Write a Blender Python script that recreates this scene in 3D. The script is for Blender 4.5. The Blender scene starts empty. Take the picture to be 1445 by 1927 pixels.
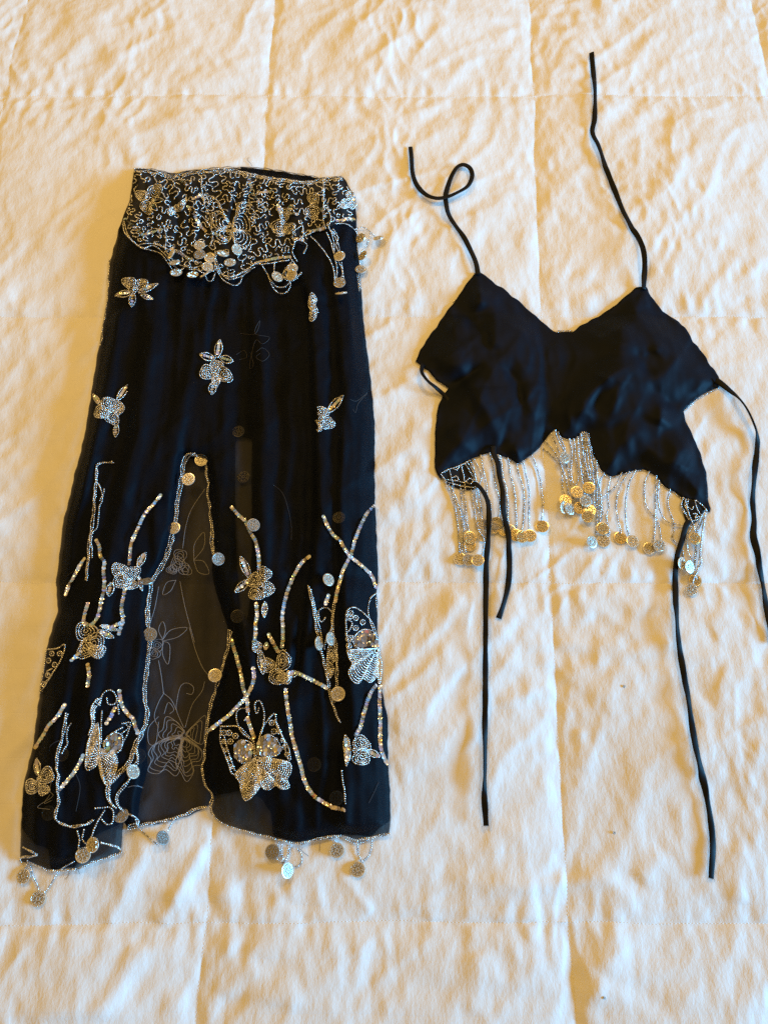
import bpy, math, random
import numpy as np
from mathutils import Vector, Matrix, geometry

random.seed(7)
rng = np.random.default_rng(11)
scene = bpy.context.scene
COL = scene.collection

# ------------------------------------------------------------------ camera
CAM_H, TILT, FPX, CX, CY = 1.0, math.radians(20.2), 1448.0, 722.5, 963.5
cam_d = bpy.data.cameras.new("camera")
cam = bpy.data.objects.new("camera", cam_d)
COL.objects.link(cam)
cam.location = (0, 0, CAM_H)
cam.rotation_euler = (TILT, 0, 0)
cam_d.sensor_fit = 'VERTICAL'
cam_d.sensor_height = 24.0
cam_d.lens = 24.0 * FPX / 1927.0
cam_d.clip_start, cam_d.clip_end = 0.02, 50
scene.camera = cam

# ------------------------------------------------------------------ light
scene.view_settings.view_transform = 'Standard'
scene.view_settings.look = 'None'
scene.view_settings.gamma = 1
scene.view_settings.exposure = 0
world = bpy.data.worlds.new("World")
scene.world = world
world.use_nodes = True
bg = world.node_tree.nodes["Background"]
bg.inputs[0].default_value = (1.0, 0.615, 0.18, 1)      # the warm lamp-lit room
bg.inputs[1].default_value = 0.44


def area(name, loc, aim, sx, sy, col, watts):
    l = bpy.data.lights.new(name, 'AREA')
    l.shape = 'RECTANGLE'
    l.size, l.size_y, l.color, l.energy = sx, sy, col, watts
    o = bpy.data.objects.new(name, l)
    COL.objects.link(o)
    o.location = loc
    o.rotation_euler = (Vector(aim) - Vector(loc)).to_track_quat('-Z', 'Y').to_euler()
    return o


area("window_light", (7.6, -0.95, 2.15), (0.0, 0.50, 0.0), 3.6, 1.7, (0.12, 0.52, 1.0), 1540)
area("ceiling_lamp", (-0.85, 1.35, 2.0), (-0.05, 0.5, 0), 0.35, 0.35, (1.0, 0.60, 0.16), 12)
area("ceiling_lamp", (0.78, 1.55, 1.95), (0.1, 0.5, 0), 0.35, 0.35, (1.0, 0.60, 0.16), 12)

scene.cycles.transparent_max_bounces = 24
scene.cycles.max_bounces = 8
scene.cycles.use_denoising = False
scene.cycles.denoising_prefilter = 'ACCURATE'


# ------------------------------------------------------------------ numeric helpers
_perm = rng.permutation(512)
_ang = rng.random(512) * 2 * np.pi
_gx, _gy = np.cos(_ang), np.sin(_ang)


def noise(x, y, seed=0):
    """2-D gradient noise, about -1..1"""
    x = np.asarray(x, float) + seed * 17.31
    y = np.asarray(y, float) + seed * 9.77
    xi, yi = np.floor(x).astype(int), np.floor(y).astype(int)
    fx, fy = x - xi, y - yi
    u, v = fx * fx * fx * (fx * (fx * 6 - 15) + 10), fy * fy * fy * (fy * (fy * 6 - 15) + 10)

    def g(ix, iy, dx, dy):
        h = _perm[(_perm[ix & 511] + iy) & 511]
        return _gx[h] * dx + _gy[h] * dy
    a = g(xi, yi, fx, fy) * (1 - u) + g(xi + 1, yi, fx - 1, fy) * u
    b = g(xi, yi + 1, fx, fy - 1) * (1 - u) + g(xi + 1, yi + 1, fx - 1, fy - 1) * u
    return 1.5 * (a * (1 - v) + b * v)


def smooth(t):
    t = np.clip(t, 0, 1)
    return t * t * (3 - 2 * t)


S_, C_ = math.sin(TILT), math.cos(TILT)


def unproject(px, py, z):
    """point of height z on the ray through a spot of the photograph"""
    u, v = (px - CX) / FPX, (py - CY) / FPX
    t = (CAM_H - z) / (C_ + v * S_)
    return u * t, t * (S_ - v * C_)


def line_dist(x, y, pts):
    """signed distance to a polyline and position 0..1 along it"""
    x, y = np.asarray(x, float), np.asarray(y, float)
    best = np.full(x.shape, 1e9)
    sgn = np.ones(x.shape)
    tt = np.zeros(x.shape)
    P = np.array(pts, float)
    L = np.hypot(*(P[1:] - P[:-1]).T)
    cum = np.concatenate([[0], np.cumsum(L)])
    for i in range(len(P) - 1):
        ax, ay = P[i]
        bx, by = P[i + 1]
        dx, dy = bx - ax, by - ay
        t = np.clip(((x - ax) * dx + (y - ay) * dy) / (dx * dx + dy * dy + 1e-12), 0, 1)
        ex, ey = x - ax - t * dx, y - ay - t * dy
        d = np.hypot(ex, ey)
        m = d < best
        best = np.where(m, d, best)
        sgn = np.where(m, np.sign(dx * ey - dy * ex + 1e-12), sgn)
        tt = np.where(m, (cum[i] + t * L[i]) / cum[-1], tt)
    return best * sgn, tt


def ridge(x, y, pts, amp, wa, wb, tp=.12):
    """fold along a polyline; wa = width on its right-hand side, wb on the left"""
    d, t = line_dist(x, y, pts)
    w = np.where(d > 0, wa, wb)
    return amp * np.exp(-(d / w) ** 2) * smooth(t / tp + .1) * smooth((1 - t) / tp + .1)


def inside(x, y, poly):
    x, y = np.asarray(x, float), np.asarray(y, float)
    r = np.zeros(x.shape, bool)
    P = np.array(poly, float)
    for (ax, ay), (bx, by) in zip(P, np.roll(P, -1, 0)):
        if ay == by:
            continue
        c = (ay > y) != (by > y)
        r ^= c & (x < (bx - ax) * (y - ay) / (by - ay) + ax)
    return r


def poly_dist(x, y, poly):
    P = list(poly) + [poly[0]]
    return np.abs(line_dist(x, y, P)[0])


def catmull(pts, closed=False, n=10):
    P = np.array(pts, float)
    if len(P) < 3 and not closed:
        return np.array([P[0] * (1 - k / n) + P[-1] * k / n for k in range(n + 1)])
    if closed:
        Q = np.vstack([P[-1], P, P[0], P[1]])
    else:
        Q = np.vstack([2 * P[0] - P[1], P, 2 * P[-1] - P[-2]])
    out = []
    for i in range(1, len(Q) - 2):
        p0, p1, p2, p3 = Q[i - 1:i + 3]
        for k in range(n):
            t = k / n
            out.append(.5 * (2 * p1 + (p2 - p0) * t + (2 * p0 - 5 * p1 + 4 * p2 - p3) * t * t + (3 * p1 - p0 - 3 * p2 + p3) * t ** 3))
    if not closed:
        out.append(P[-1])
    return np.array(out)


def resample(P, step):
    P = np.asarray(P, float)
    L = np.concatenate([[0], np.cumsum(np.linalg.norm(P[1:] - P[:-1], axis=1))])
    n = max(2, int(round(L[-1] / step)) + 1)
    s = np.linspace(0, L[-1], n)
    return np.stack([np.interp(s, L, P[:, k]) for k in range(P.shape[1])], 1)


def Z(ox, oy, s, pts):
    return [(ox + a / s, oy + b / s) for a, b in pts]


# ------------------------------------------------------------------ materials
def new_mat(name):
    m = bpy.data.materials.new(name)
    m.use_nodes = True
    nt = m.node_tree
    return m, nt, nt.nodes["Principled BSDF"], nt.nodes["Material Output"]


def nd(nt, kind, **kw):
    n = nt.nodes.new(kind)
    for k, v in kw.items():
        setattr(n, k, v)
    return n


def mat_quilt():
    m, nt, b, out = new_mat("white_cotton_sateen")
    L = nt.links.new
    tc = nd(nt, "ShaderNodeNewGeometry")
    b.inputs["Roughness"].default_value = 0.55
    b.inputs["Specular IOR Level"].default_value = 0.25
    b.inputs["Sheen Weight"].default_value = 0.08
    # faint, uneven tone of washed cotton
    n1 = nd(nt, "ShaderNodeTexNoise")
    n1.inputs["Scale"].default_value = 9
    n1.inputs["Detail"].default_value = 5
    L(tc.outputs["Position"], n1.inputs["Vector"])
    r = nd(nt, "ShaderNodeValToRGB")
    r.color_ramp.elements[0].color = (0.80, 0.775, 0.725, 1)
    r.color_ramp.elements[1].color = (0.87, 0.85, 0.81, 1)
    L(n1.outputs["Fac"], r.inputs["Fac"])
    L(r.outputs["Color"], b.inputs["Base Color"])
    # woven stripes every 5 cm, crinkle, thread grain
    sep = nd(nt, "ShaderNodeSeparateXYZ")
    L(tc.outputs["Position"], sep.inputs[0])
    n0 = nd(nt, "ShaderNodeTexNoise")
    n0.inputs["Scale"].default_value = 2.5
    L(tc.outputs["Position"], n0.inputs["Vector"])
    wob = nd(nt, "ShaderNodeMath", operation='MULTIPLY_ADD')
    wob.inputs[1].default_value = 0.02
    L(n0.outputs["Fac"], wob.inputs[0])
    L(sep.outputs["Y"], wob.inputs[2])
    pp = nd(nt, "ShaderNodeMath", operation='PINGPONG')
    pp.inputs[1].default_value = 0.027
    L(wob.outputs[0], pp.inputs[0])
    ln = nd(nt, "ShaderNodeMapRange")
    ln.inputs["From Min"].default_value = 0.0
    ln.inputs["From Max"].default_value = 0.0016
    L(pp.outputs[0], ln.inputs["Value"])
    bs = nd(nt, "ShaderNodeBump")
    bs.inputs["Strength"].default_value = 0.22
    bs.inputs["Distance"].default_value = 0.0006
    L(ln.outputs[0], bs.inputs["Height"])
    mp = nd(nt, "ShaderNodeMapping")
    mp.inputs["Scale"].default_value = (1.0, 0.55, 1.0)
    mp.inputs["Rotation"].default_value = (0, 0, math.radians(-20))
    L(tc.outputs["Position"], mp.inputs["Vector"])
    n2 = nd(nt, "ShaderNodeTexNoise")
    n2.inputs["Scale"].default_value = 70
    n2.inputs["Detail"].default_value = 4
    n2.inputs["Roughness"].default_value = 0.6
    L(mp.outputs[0], n2.inputs["Vector"])
    b2 = nd(nt, "ShaderNodeBump")
    b2.inputs["Strength"].default_value = 0.42
    b2.inputs["Distance"].default_value = 0.0035
    L(n2.outputs["Fac"], b2.inputs["Height"])
    L(bs.outputs["Normal"], b2.inputs["Normal"])
    n3 = nd(nt, "ShaderNodeTexNoise")
    n3.inputs["Scale"].default_value = 620
    n3.inputs["Detail"].default_value = 2
    L(tc.outputs["Position"], n3.inputs["Vector"])
    b3 = nd(nt, "ShaderNodeBump")
    b3.inputs["Strength"].default_value = 0.22
    b3.inputs["Distance"].default_value = 0.0006
    L(n3.outputs["Fac"], b3.inputs["Height"])
    L(b2.outputs["Normal"], b3.inputs["Normal"])
    L(b3.outputs["Normal"], b.inputs["Normal"])
    return m


def mat_plain(name, col, rough, metal=0.0, spec=0.5, sheen=0.0, bump=None, sheen_col=None, aniso=0):
    m, nt, b, out = new_mat(name)
    b.inputs["Base Color"].default_value = (*col, 1)
    b.inputs["Roughness"].default_value = rough
    b.inputs["Metallic"].default_value = metal
    b.inputs["Specular IOR Level"].default_value = spec
    b.inputs["Sheen Weight"].default_value = sheen
    if sheen_col:
        b.inputs["Sheen Tint"].default_value = (*sheen_col, 1)
    if bump:
        sc, st, ds = bump
        g = nd(nt, "ShaderNodeNewGeometry")
        n = nd(nt, "ShaderNodeTexNoise")
        n.inputs["Scale"].default_value = sc
        n.inputs["Detail"].default_value = 3
        nt.links.new(g.outputs["Position"], n.inputs["Vector"])
        bp = nd(nt, "ShaderNodeBump")
        bp.inputs["Strength"].default_value = st
        bp.inputs["Distance"].default_value = ds
        nt.links.new(n.outputs["Fac"], bp.inputs["Height"])
        nt.links.new(bp.outputs["Normal"], b.inputs["Normal"])
    return m


def mat_chiffon(name, through, col=(0.0022, 0.0036, 0.0068), tint=(1, 0.99, 0.97)):
    m, nt, b, out = new_mat(name)
    b.inputs["Base Color"].default_value = (*col, 1)
    b.inputs["Roughness"].default_value = 0.62
    b.inputs["Specular IOR Level"].default_value = 0.07
    b.inputs["Sheen Weight"].default_value = 0.0
    b.inputs["Sheen Roughness"].default_value = 0.45
    tr = nd(nt, "ShaderNodeBsdfTransparent")
    tr.inputs[0].default_value = (*tint, 1)
    g = nd(nt, "ShaderNodeNewGeometry")
    n = nd(nt, "ShaderNodeTexNoise")
    n.inputs["Scale"].default_value = 45
    n.inputs["Detail"].default_value = 5
    mp = nd(nt, "ShaderNodeMapping")
    mp.inputs["Scale"].default_value = (1.0, 0.16, 0.3)
    nt.links.new(g.outputs["Position"], mp.inputs["Vector"])
    nt.links.new(mp.outputs[0], n.inputs["Vector"])
    mr = nd(nt, "ShaderNodeMapRange")
    mr.inputs["To Min"].default_value = 1 - through - 0.11
    mr.inputs["To Max"].default_value = 1 - through + 0.11
    nt.links.new(n.outputs["Fac"], mr.inputs["Value"])
    mix = nd(nt, "ShaderNodeMixShader")
    nt.links.new(mr.outputs[0], mix.inputs[0])
    nt.links.new(tr.outputs[0], mix.inputs[1])
    nt.links.new(b.outputs[0], mix.inputs[2])
    nt.links.new(mix.outputs[0], out.inputs["Surface"])
    return m


def mat_tinted(name, stops, rough, metal):
    """colour picked piece by piece from the mesh attribute 'tint'"""
    m, nt, b, out = new_mat(name)
    a = nd(nt, "ShaderNodeAttribute", attribute_name="tint")
    r = nd(nt, "ShaderNodeValToRGB")
    cr = r.color_ramp
    cr.interpolation = 'CONSTANT'
    while len(cr.elements) < len(stops):
        cr.elements.new(0.5)
    for e, (p, c) in zip(cr.elements, stops):
        e.position, e.color = p, (*c, 1)
    nt.links.new(a.outputs["Fac"], r.inputs["Fac"])
    nt.links.new(r.outputs["Color"], b.inputs["Base Color"])
    b.inputs["Roughness"].default_value = rough
    b.inputs["Metallic"].default_value = metal
    return m


M_QUILT = mat_quilt()
M_SATIN = mat_plain("black_satin", (0.0022, 0.0044, 0.0100), 0.60, 0, 0.12, 0.0, (900, 0.25, 0.0005))
M_TIE = mat_plain("black_satin_tie", (0.003, 0.0033, 0.004), 0.55, 0, 0.18, 0.0, (700, 0.2, 0.0004))
M_BACK = mat_chiffon("sheer_black_chiffon", 0.20, (0.0075, 0.0085, 0.012), (0.93, 0.93, 1.0))
M_FRONT = mat_chiffon("layered_black_chiffon", 0.17)
M_WAIST = mat_plain("black_lining_cloth", (0.004, 0.0045, 0.006), 0.7, 0, 0.25, 0, (400, 0.3, 0.001))
M_BEAD = mat_tinted("silver_lined_glass_beads", [(0, (0.76, 0.74, 0.69)), (0.35, (0.52, 0.50, 0.46)), (0.6, (0.92, 0.90, 0.85)), (0.85, (0.34, 0.33, 0.32))], 0.20, 0.72)
M_CLEAR = mat_tinted("pale_silver_beads", [(0, (0.76, 0.77, 0.77)), (0.35, (0.52, 0.53, 0.54)), (0.65, (0.93, 0.93, 0.91)), (0.85, (0.32, 0.33, 0.34))], 0.18, 0.62)
M_SEQ = mat_tinted("iridescent_sequins", [
    (0, (0.80, 0.74, 0.68)), (0.18, (0.90, 0.90, 0.89)), (0.36, (0.52, 0.74, 0.92)), (0.54, (0.86, 0.79, 0.76)),
    (0.64, (0.60, 0.55, 0.74)), (0.72, (0.80, 0.68, 0.40)), (0.84, (0.36, 0.35, 0.36)), (0.94, (0.42, 0.72, 0.55)), (0.97, (0.80, 0.30, 0.24))], 0.14, 0.55)
M_COIN = mat_plain("stamped_coin_metal", (0.82, 0.78, 0.68), 0.26, 0.72)
M_COIN_FIELD = mat_plain("dark_coin_field", (0.36, 0.33, 0.28), 0.40, 0.75, bump=(900, .5, .0008))
M_COIN_WARM_LIT = mat_plain("warm_lit_coin_metal", (0.86, 0.74, 0.48), 0.24, 0.8)  # same coin, with the warm lamp reflection put into its colour
M_COIN_DULL = mat_plain("dull_coin_metal", (0.46, 0.44, 0.40), 0.34, 0.7)
M_THREAD = mat_plain("grey_stitching_thread", (0.30, 0.295, 0.31), 0.6)
M_DARKTHREAD = mat_plain("dark_loose_thread", (0.05, 0.045, 0.045), 0.7)
M_STITCH = mat_plain("white_quilting_thread", (0.84, 0.82, 0.78), 0.6)


# ------------------------------------------------------------------ objects
def link_mesh(name, V, F, mat, parent=None, origin=(0, 0, 0), tint=None, smooth_shade=True, kind=None, label=None):
    me = bpy.data.meshes.new(name)
    V = np.asarray(V, np.float32) - np.asarray(origin, np.float32)
    if isinstance(F, np.ndarray):
        k = F.shape[1]
        me.vertices.add(len(V))
        me.vertices.foreach_set("co", V.ravel())
        me.loops.add(F.size)
        me.loops.foreach_set("vertex_index", F.ravel().astype(np.int32))
        me.polygons.add(len(F))
        me.polygons.foreach_set("loop_start", np.arange(len(F), dtype=np.int32) * k)
        me.polygons.foreach_set("loop_total", np.full(len(F), k, np.int32))
        me.update(calc_edges=True)
    else:
        me.from_pydata([tuple(map(float, v)) for v in V], [], F)
    me.validate()
    if tint is not None:
        a = me.attributes.new("tint", 'FLOAT', 'FACE')
        a.data.foreach_set("value", np.asarray(tint, np.float32))
    me.polygons.foreach_set("use_smooth", np.full(len(me.polygons), smooth_shade))
    me.materials.append(mat)
    o = bpy.data.objects.new(name, me)
    COL.objects.link(o)
    if parent:
        o.parent = parent
    if kind:
        o["kind"] = kind
    if label:
        o["label"] = label
    return o


def thing(name, loc, label, cat, group=None):
    o = bpy.data.objects.new(name, None)
    o.empty_display_size = 0.05
    COL.objects.link(o)
    o.location = loc
    o["label"], o["category"] = label, cat
    if group:
        o["group"] = group
    return o


# ------------------------------------------------------------------ the quilt
SEAM_Y = [-0.56, -0.138, 0.264, 0.682, 1.127, 1.56]
SEAM_X0 = [-1.08, -0.650, -0.203, 0.236, 0.665, 1.10]


def seam_x(k, y):
    a = [0.0, 0.0, 0.004, -0.012, -0.004, 0.0][k]
    return SEAM_X0[k] + a * np.cos(1.9 * y + k * 0.0) * 1.0 + (0.021 * (y - 0.45) if k == 3 else 0.010 * (y - .5) if k == 2 else 0) + 0.0035 * noise(y * 9, k * 3.1, 5)


def seam_y(j, x):
    return SEAM_Y[j] + 0.004 * noise(x * 5, j * 2.7, 9) + 0.0015 * noise(x * 18, j * 2.7, 3)


# larger wrinkles seen on the cloth, broad swells added for light and shade: (photo polyline, height m, widths px)
WRINKLES = [
    ([(128, 0), (150, 60), (165, 100)], 0.004, 20, 14), ([(165, 30), (215, 110), (262, 185)], 0.006, 26, 16),
    ([(205, 215), (235, 265), (262, 318)], 0.005, 20, 14), ([(60, 0), (55, 80), (42, 150)], 0.004, 16, 22),
    ([(690, 40), (640, 110), (590, 190)], 0.005, 26, 20), ([(740, 70), (690, 150), (620, 240)], 0.004, 22, 18),
    ([(860, 220), (770, 280), (690, 350)], 0.005, 26, 20), ([(1000, 330), (900, 430), (830, 500)], 0.003, 24, 20),
    ([(1010, 470), (940, 540)], 0.003, 24, 20), ([(1090, 300), (1020, 400), (980, 470)], 0.004, 24, 22),
    ([(1350, 230), (1290, 300), (1210, 400)], 0.004, 20, 16), ([(1395, 270), (1365, 340)], 0.003, 14, 12),
    ([(1400, 470), (1340, 540), (1300, 600)], 0.0045, 14, 12), ([(1430, 480), (1400, 560)], 0.004, 18, 14),
    ([(880, 760), (780, 830), (700, 920)], 0.005, 28, 24), ([(820, 860), (720, 980)], 0.004, 24, 20),
    ([(880, 1120), (790, 1180), (720, 1250)], 0.005, 24, 22), ([(860, 1220), (800, 1300), (740, 1380)], 0.005, 26, 24),
    ([(880, 1360), (800, 1420), (740, 1450)], 0.004, 24, 20), ([(30, 560), (60, 640), (75, 720)], 0.005, 20, 14),
    ([(70, 600), (100, 660), (115, 720)], 0.004, 18, 14), ([(95, 440), (80, 480)], 0.004, 12, 12),
    ([(280, 1590), (230, 1680), (200, 1750)], 0.005, 12, 12), ([(400, 1570), (350, 1650), (300, 1750)], 0.007, 12, 14),
    ([(265, 1770), (240, 1830), (180, 1920)], 0.006, 18, 16), ([(480, 1810), (420, 1880)], 0.004, 16, 14),
    ([(1180, 1660), (1150, 1780), (1110, 1900)], 0.006, 28, 30), ([(1245, 1600), (1205, 1660)], 0.006, 16, 22),
    ([(1130, 1835), (1100, 1925)], 0.005, 18, 16), ([(890, 1790), (905, 1840), (885, 1910)], 0.005, 16, 20),
    ([(590, 1640), (600, 1690), (612, 1740)], 0.003, 8, 8), ([(640, 1640), (700, 1720)], 0.003, 8, 8),
    ([(1090, 1370), (1095, 1450)], 0.003, 12, 14), ([(1390, 1590), (1385, 1700)], 0.004, 20, 22),
    ([(840, 1655), (1000, 1668), (1170, 1650)], 0.005, 14, 14), ([(1340, 1200), (1420, 1160)], 0.004, 20, 18),
    ([(1080, 1110), (1110, 1165)], 0.003, 10, 8), ([(30, 60), (0, 150)], 0.004, 14, 14),
    ([(1335, 200), (1300, 430)], .008, 90, 95), ([(120, 1926), (140, 1740)], .008, 90, 95), ([(770, 0), (745, 160)], .007, 80, 85), ([(985, 1540), (965, 1880)], .006, 80, 85),  # broad swells added so left flanks turn yellow, right flanks white
    ([(420, 20), (400, 260)], .005, 90, 90), ([(140, 980), (90, 700)], .004, 60, 60), ([(1120, 150), (1050, 300)], .005, 60, 70), ([(1440, 1240), (1400, 1500)], .006, 70, 80), ([(560, 1700), (520, 1900)], .006, 90, 90),
    ([(1240, 60), (1190, 110)], .003, 14, 12), ([(1110, 20), (1030, 80)], .004, 20, 14), ([(880, 40), (990, 30)], .003, 10, 10),
]
_W3 = []
for pts, amp, wa, wb in WRINKLES:
    q = [unproject(a, b, 0.01) for a, b in pts]
    sc = 1.0 / (C_ + (pts[0][1] - CY) / FPX * S_) / FPX
    _W3.append((q, amp, wa * sc, wb * sc))


def quilt_z(x, y):
    x, y = np.asarray(x, float), np.asarray(y, float)
    dx = np.full(x.shape, 9.0)
    for k in range(6):
        dx = np.minimum(dx, np.abs(x - seam_x(k, y)))
    dy = np.full(x.shape, 9.0)
    for j in range(6):
        dy = np.minimum(dy, np.abs(y - seam_y(j, x)))
    lift = (1 - np.exp(-dx / 0.020)) * (1 - np.exp(-dy / 0.022))
    z = 0.0045 * lift + 0.005 * smooth(dx / 0.2) * smooth(dy / 0.2)
    # diagonal drag lines
    a = math.radians(52)
    u, v = x * math.cos(a) + y * math.sin(a), -x * math.sin(a) + y * math.cos(a)
    m = 0.45 + 0.8 * smooth(0.5 + noise(x * 3.1, y * 3.1, 21))
    nz = noise(u * 6.0 + noise(x * 3, y * 3, 33), v * 20, 1)
    z = z + m * (0.0017 * nz + 0.0027 * (1 - np.abs(noise(u * 5.0 + 40, v * 15 + .8 * noise(x * 4, y * 4, 37), 36))) ** 3) * lift
    z = z + 0.0023 * noise(x * 9, y * 6, 2) * lift
    # short upright crumples, in rows along the woven stripes
    rc = 1 - np.abs(noise(x * 24 + 1.5 * noise(x * 6, y * 6, 39), y * 15, 38))
    z = z + 0.0018 * rc ** 3 * (0.2 + smooth(.4 + noise(x * 4, y * 4, 40)))
    z = z + 0.0011 * noise(x * 40 + 2.2 * noise(x * 6, y * 6, 31), y * 27, 4) * (0.4 + 0.9 * smooth(.5 + noise(x * 5, y * 5, 8)))
    z = z + 0.0006 * noise(x * 85, y * 50, 6)
    # fine level creases
    z = z + 0.0014 * noise(x * 9 + 2 * noise(x * 7, y * 7, 41), y * 44, 42) * smooth(.3 + noise(x * 4, y * 4, 43))
    # rows of short puckers along the woven stripes
    row = (y + 0.004 * noise(x * 4, y * 4, 46)) / 0.054
    env = np.exp(-((row - np.round(row)) / 0.24) ** 2)
    z = z + 0.0021 * env * noise(x * 46 + 3 * noise(x * 5, y * 5, 47), np.round(row) * 3.7 + y * 8, 48) * smooth(.55 + .9 * noise(x * 3.5, y * 3.5, 49))
    # puckers at the stitching
    z = z + 0.0028 * np.exp(-dy / 0.022) * noise(x * 62, y * 7, 7) * (1 - np.exp(-dy / 0.003))
    z = z + 0.0014 * np.exp(-dx / 0.020) * noise(y * 70, x * 7, 10) * (1 - np.exp(-dx / 0.003))
    for q, amp, wa, wb in _W3:
        z = z + ridge(x, y, q, amp * 0.55, wa * 1.1, wb * 1.1)
    return z + 0.004


def place(px, py, dz):
    """lay points seen at photo spot (px, py) on the quilt, dz above it"""
    px, py = np.asarray(px, float), np.asarray(py, float)
    z = 0.014 + dz
    for _ in range(3):
        x, y = unproject(px, py, z)
        z = quilt_z(x, y) + dz
    x, y = unproject(px, py, z)
    return np.stack([x, y, z], -1)


quilt = thing("quilt", (0, 0.5, 0), "white quilted cotton bedspread with stitched squares under the black garments", "bedspread")
NQ = 112
aa = np.linspace(0, 1, NQ + 1)
# crowd the grid lines towards the seams
aa = aa + 0.35 * np.sin(4 * np.pi * aa) / (4 * np.pi) * -1
GA, GB = np.meshgrid(aa, aa, indexing='ij')
idx = np.arange((NQ + 1) ** 2).reshape(NQ + 1, NQ + 1)
QF = np.stack([idx[:-1, :-1], idx[1:, :-1], idx[1:, 1:], idx[:-1, 1:]], -1).reshape(-1, 4)
for k in range(5):
    for j in range(5):
        y0 = SEAM_Y[j] + (SEAM_Y[j + 1] - SEAM_Y[j]) * GB
        X = seam_x(k, y0) * (1 - GA) + seam_x(k + 1, y0) * GA
        Y = seam_y(j, X) * (1 - GB) + seam_y(j + 1, X) * GB
        Zq = quilt_z(X, Y)
        link_mesh("quilt_panel", np.stack([X, Y, Zq], -1).reshape(-1, 3), QF, M_QUILT, quilt, (0, 0.5, 0))


def box_rows(C, T, half_l, half_w, h):
    """many small bars: centres, tangents"""
    N = np.cross(np.array([0, 0, 1.0]), T)
    N /= np.linalg.norm(N, axis=1)[:, None] + 1e-9
    V, F = [], []
    tpl = [(-1, -1, 0), (1, -1, 0), (1, 1, 0), (-1, 1, 0), (-.8, -.6, 1), (.8, -.6, 1), (.8, .6, 1), (-.8, .6, 1)]
    V = np.stack([C + T * half_l * a + N * half_w * b + np.array([0, 0, h]) * c for a, b, c in tpl], 1).reshape(-1, 3)
    f = np.array([(4, 5, 6, 7), (0, 1, 5, 4), (1, 2, 6, 5), (2, 3, 7, 6), (3, 0, 4, 7)])
    F = (np.arange(len(C))[:, None, None] * 8 + f[None]).reshape(-1, 4)
    return V, F


# running stitches in the seams
allV, allF, off = [], [], 0
for horizontal, n in ((True, 6), (False, 6)):
    for k in range(n):
        s = np.arange(-0.55, 1.5, 0.0042) if not horizontal else np.arange(-0.9, 0.9, 0.0042)
        if horizontal:
            P = np.stack([s, seam_y(k, s)], -1)
        else:
            P = np.stack([seam_x(k, s), s], -1)
        zz = quilt_z(P[:, 0], P[:, 1]) - 0.0001
        P3 = np.column_stack([P, zz])
        T = np.gradient(P3, axis=0)
        T /= np.linalg.norm(T, axis=1)[:, None]
        V, F = box_rows(P3, T, 0.0013, 0.0003, 0.0004)
        allV.append(V)
        allF.append(F + off)
        off += len(V)
link_mesh("seam_stitching", np.vstack(allV), np.vstack(allF), M_STITCH, quilt, (0, 0.5, 0), kind="stuff")

# ------------------------------------------------------------------ skirt surfaces
SIL = [(255, 317), (275, 318), (296, 321), (325, 327), (346, 323), (398, 317), (440, 317), (484, 318), (537, 325), (597, 335), (644, 330),
       (656, 350), (668, 371), (671, 419), (672, 450), (675, 483), (679, 541), (684, 600), (688, 640), (696, 705), (701, 750), (705, 792), (705, 860),
       (705, 930), (707, 979), (710, 1040), (711, 1090), (709, 1123), (711, 1200), (715, 1274), (719, 1301), (729, 1350), (730, 1436), (734, 1490),
       (735, 1552), (732, 1568), (707, 1574), (674, 1580), (648, 1574), (600, 1581), (560, 1589), (525, 1580), (487, 1571), (437, 1557), (410, 1545), (398, 1530),
       (388, 1520), (352, 1537), (297, 1551), (241, 1560), (233, 1546), (231, 1575), (228, 1606), (175, 1623), (142, 1634), (95, 1638), (67, 1626), (39, 1620),
       (40, 1559), (43, 1500), (46, 1470), (63, 1403), (75, 1306), (82, 1260), (88, 1222), (99, 1180), (110, 1149), (106, 1099), (118, 990),
       (130, 940), (141, 890), (153, 850), (160, 815), (182, 680), (196, 600), (203, 550), (206, 500), (215, 465), (224, 430), (236, 400), (247, 370), (253, 340)]
V_SLIT = [(350, 860), (385, 871), (389, 892), (393, 915), (396, 955), (400, 1000), (400, 1040), (399, 1071), (406, 1110), (419, 1152), (430, 1190), (428, 1222),
          (418, 1256), (408, 1293), (397, 1326), (391, 1355), (388, 1382), (384, 1422), (381, 1449), (386, 1476), (400, 1496), (397, 1522),
          (388, 1532), (330, 1560), (258, 1570), (259, 1545), (265, 1500), (279, 1443), (276, 1400), (272, 1366), (278, 1343), (273, 1317), (275, 1285), (279, 1246), (281, 1209),
          (278, 1161), (283, 1124), (285, 1102), (295, 1082), (309, 1057), (319, 1029), (327, 1000), (332, 975), (334, 950), (339, 925), (343, 900)]
BACK_SLIT = [(447, 818), (474, 827), (474, 900), (474, 1000), (473, 1100), (468, 1150), (460, 1185), (452, 1150), (447, 1080), (444, 1000), (443, 900), (443, 850)]
FRONT_EDGES = [SIL, V_SLIT]


def fan(px, py):
    """0..1 across the skirt, following its flare"""
    ys = [317, 430, 550, 700, 850, 1000, 1150, 1300, 1470, 1640]
    l = np.interp(py, ys, [255, 224, 203, 178, 153, 117, 110, 76, 46, 39])
    r = np.interp(py, ys, [644, 671, 680, 696, 705, 708, 711, 719, 732, 735])
    return (px - l) / (r - l)


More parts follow.
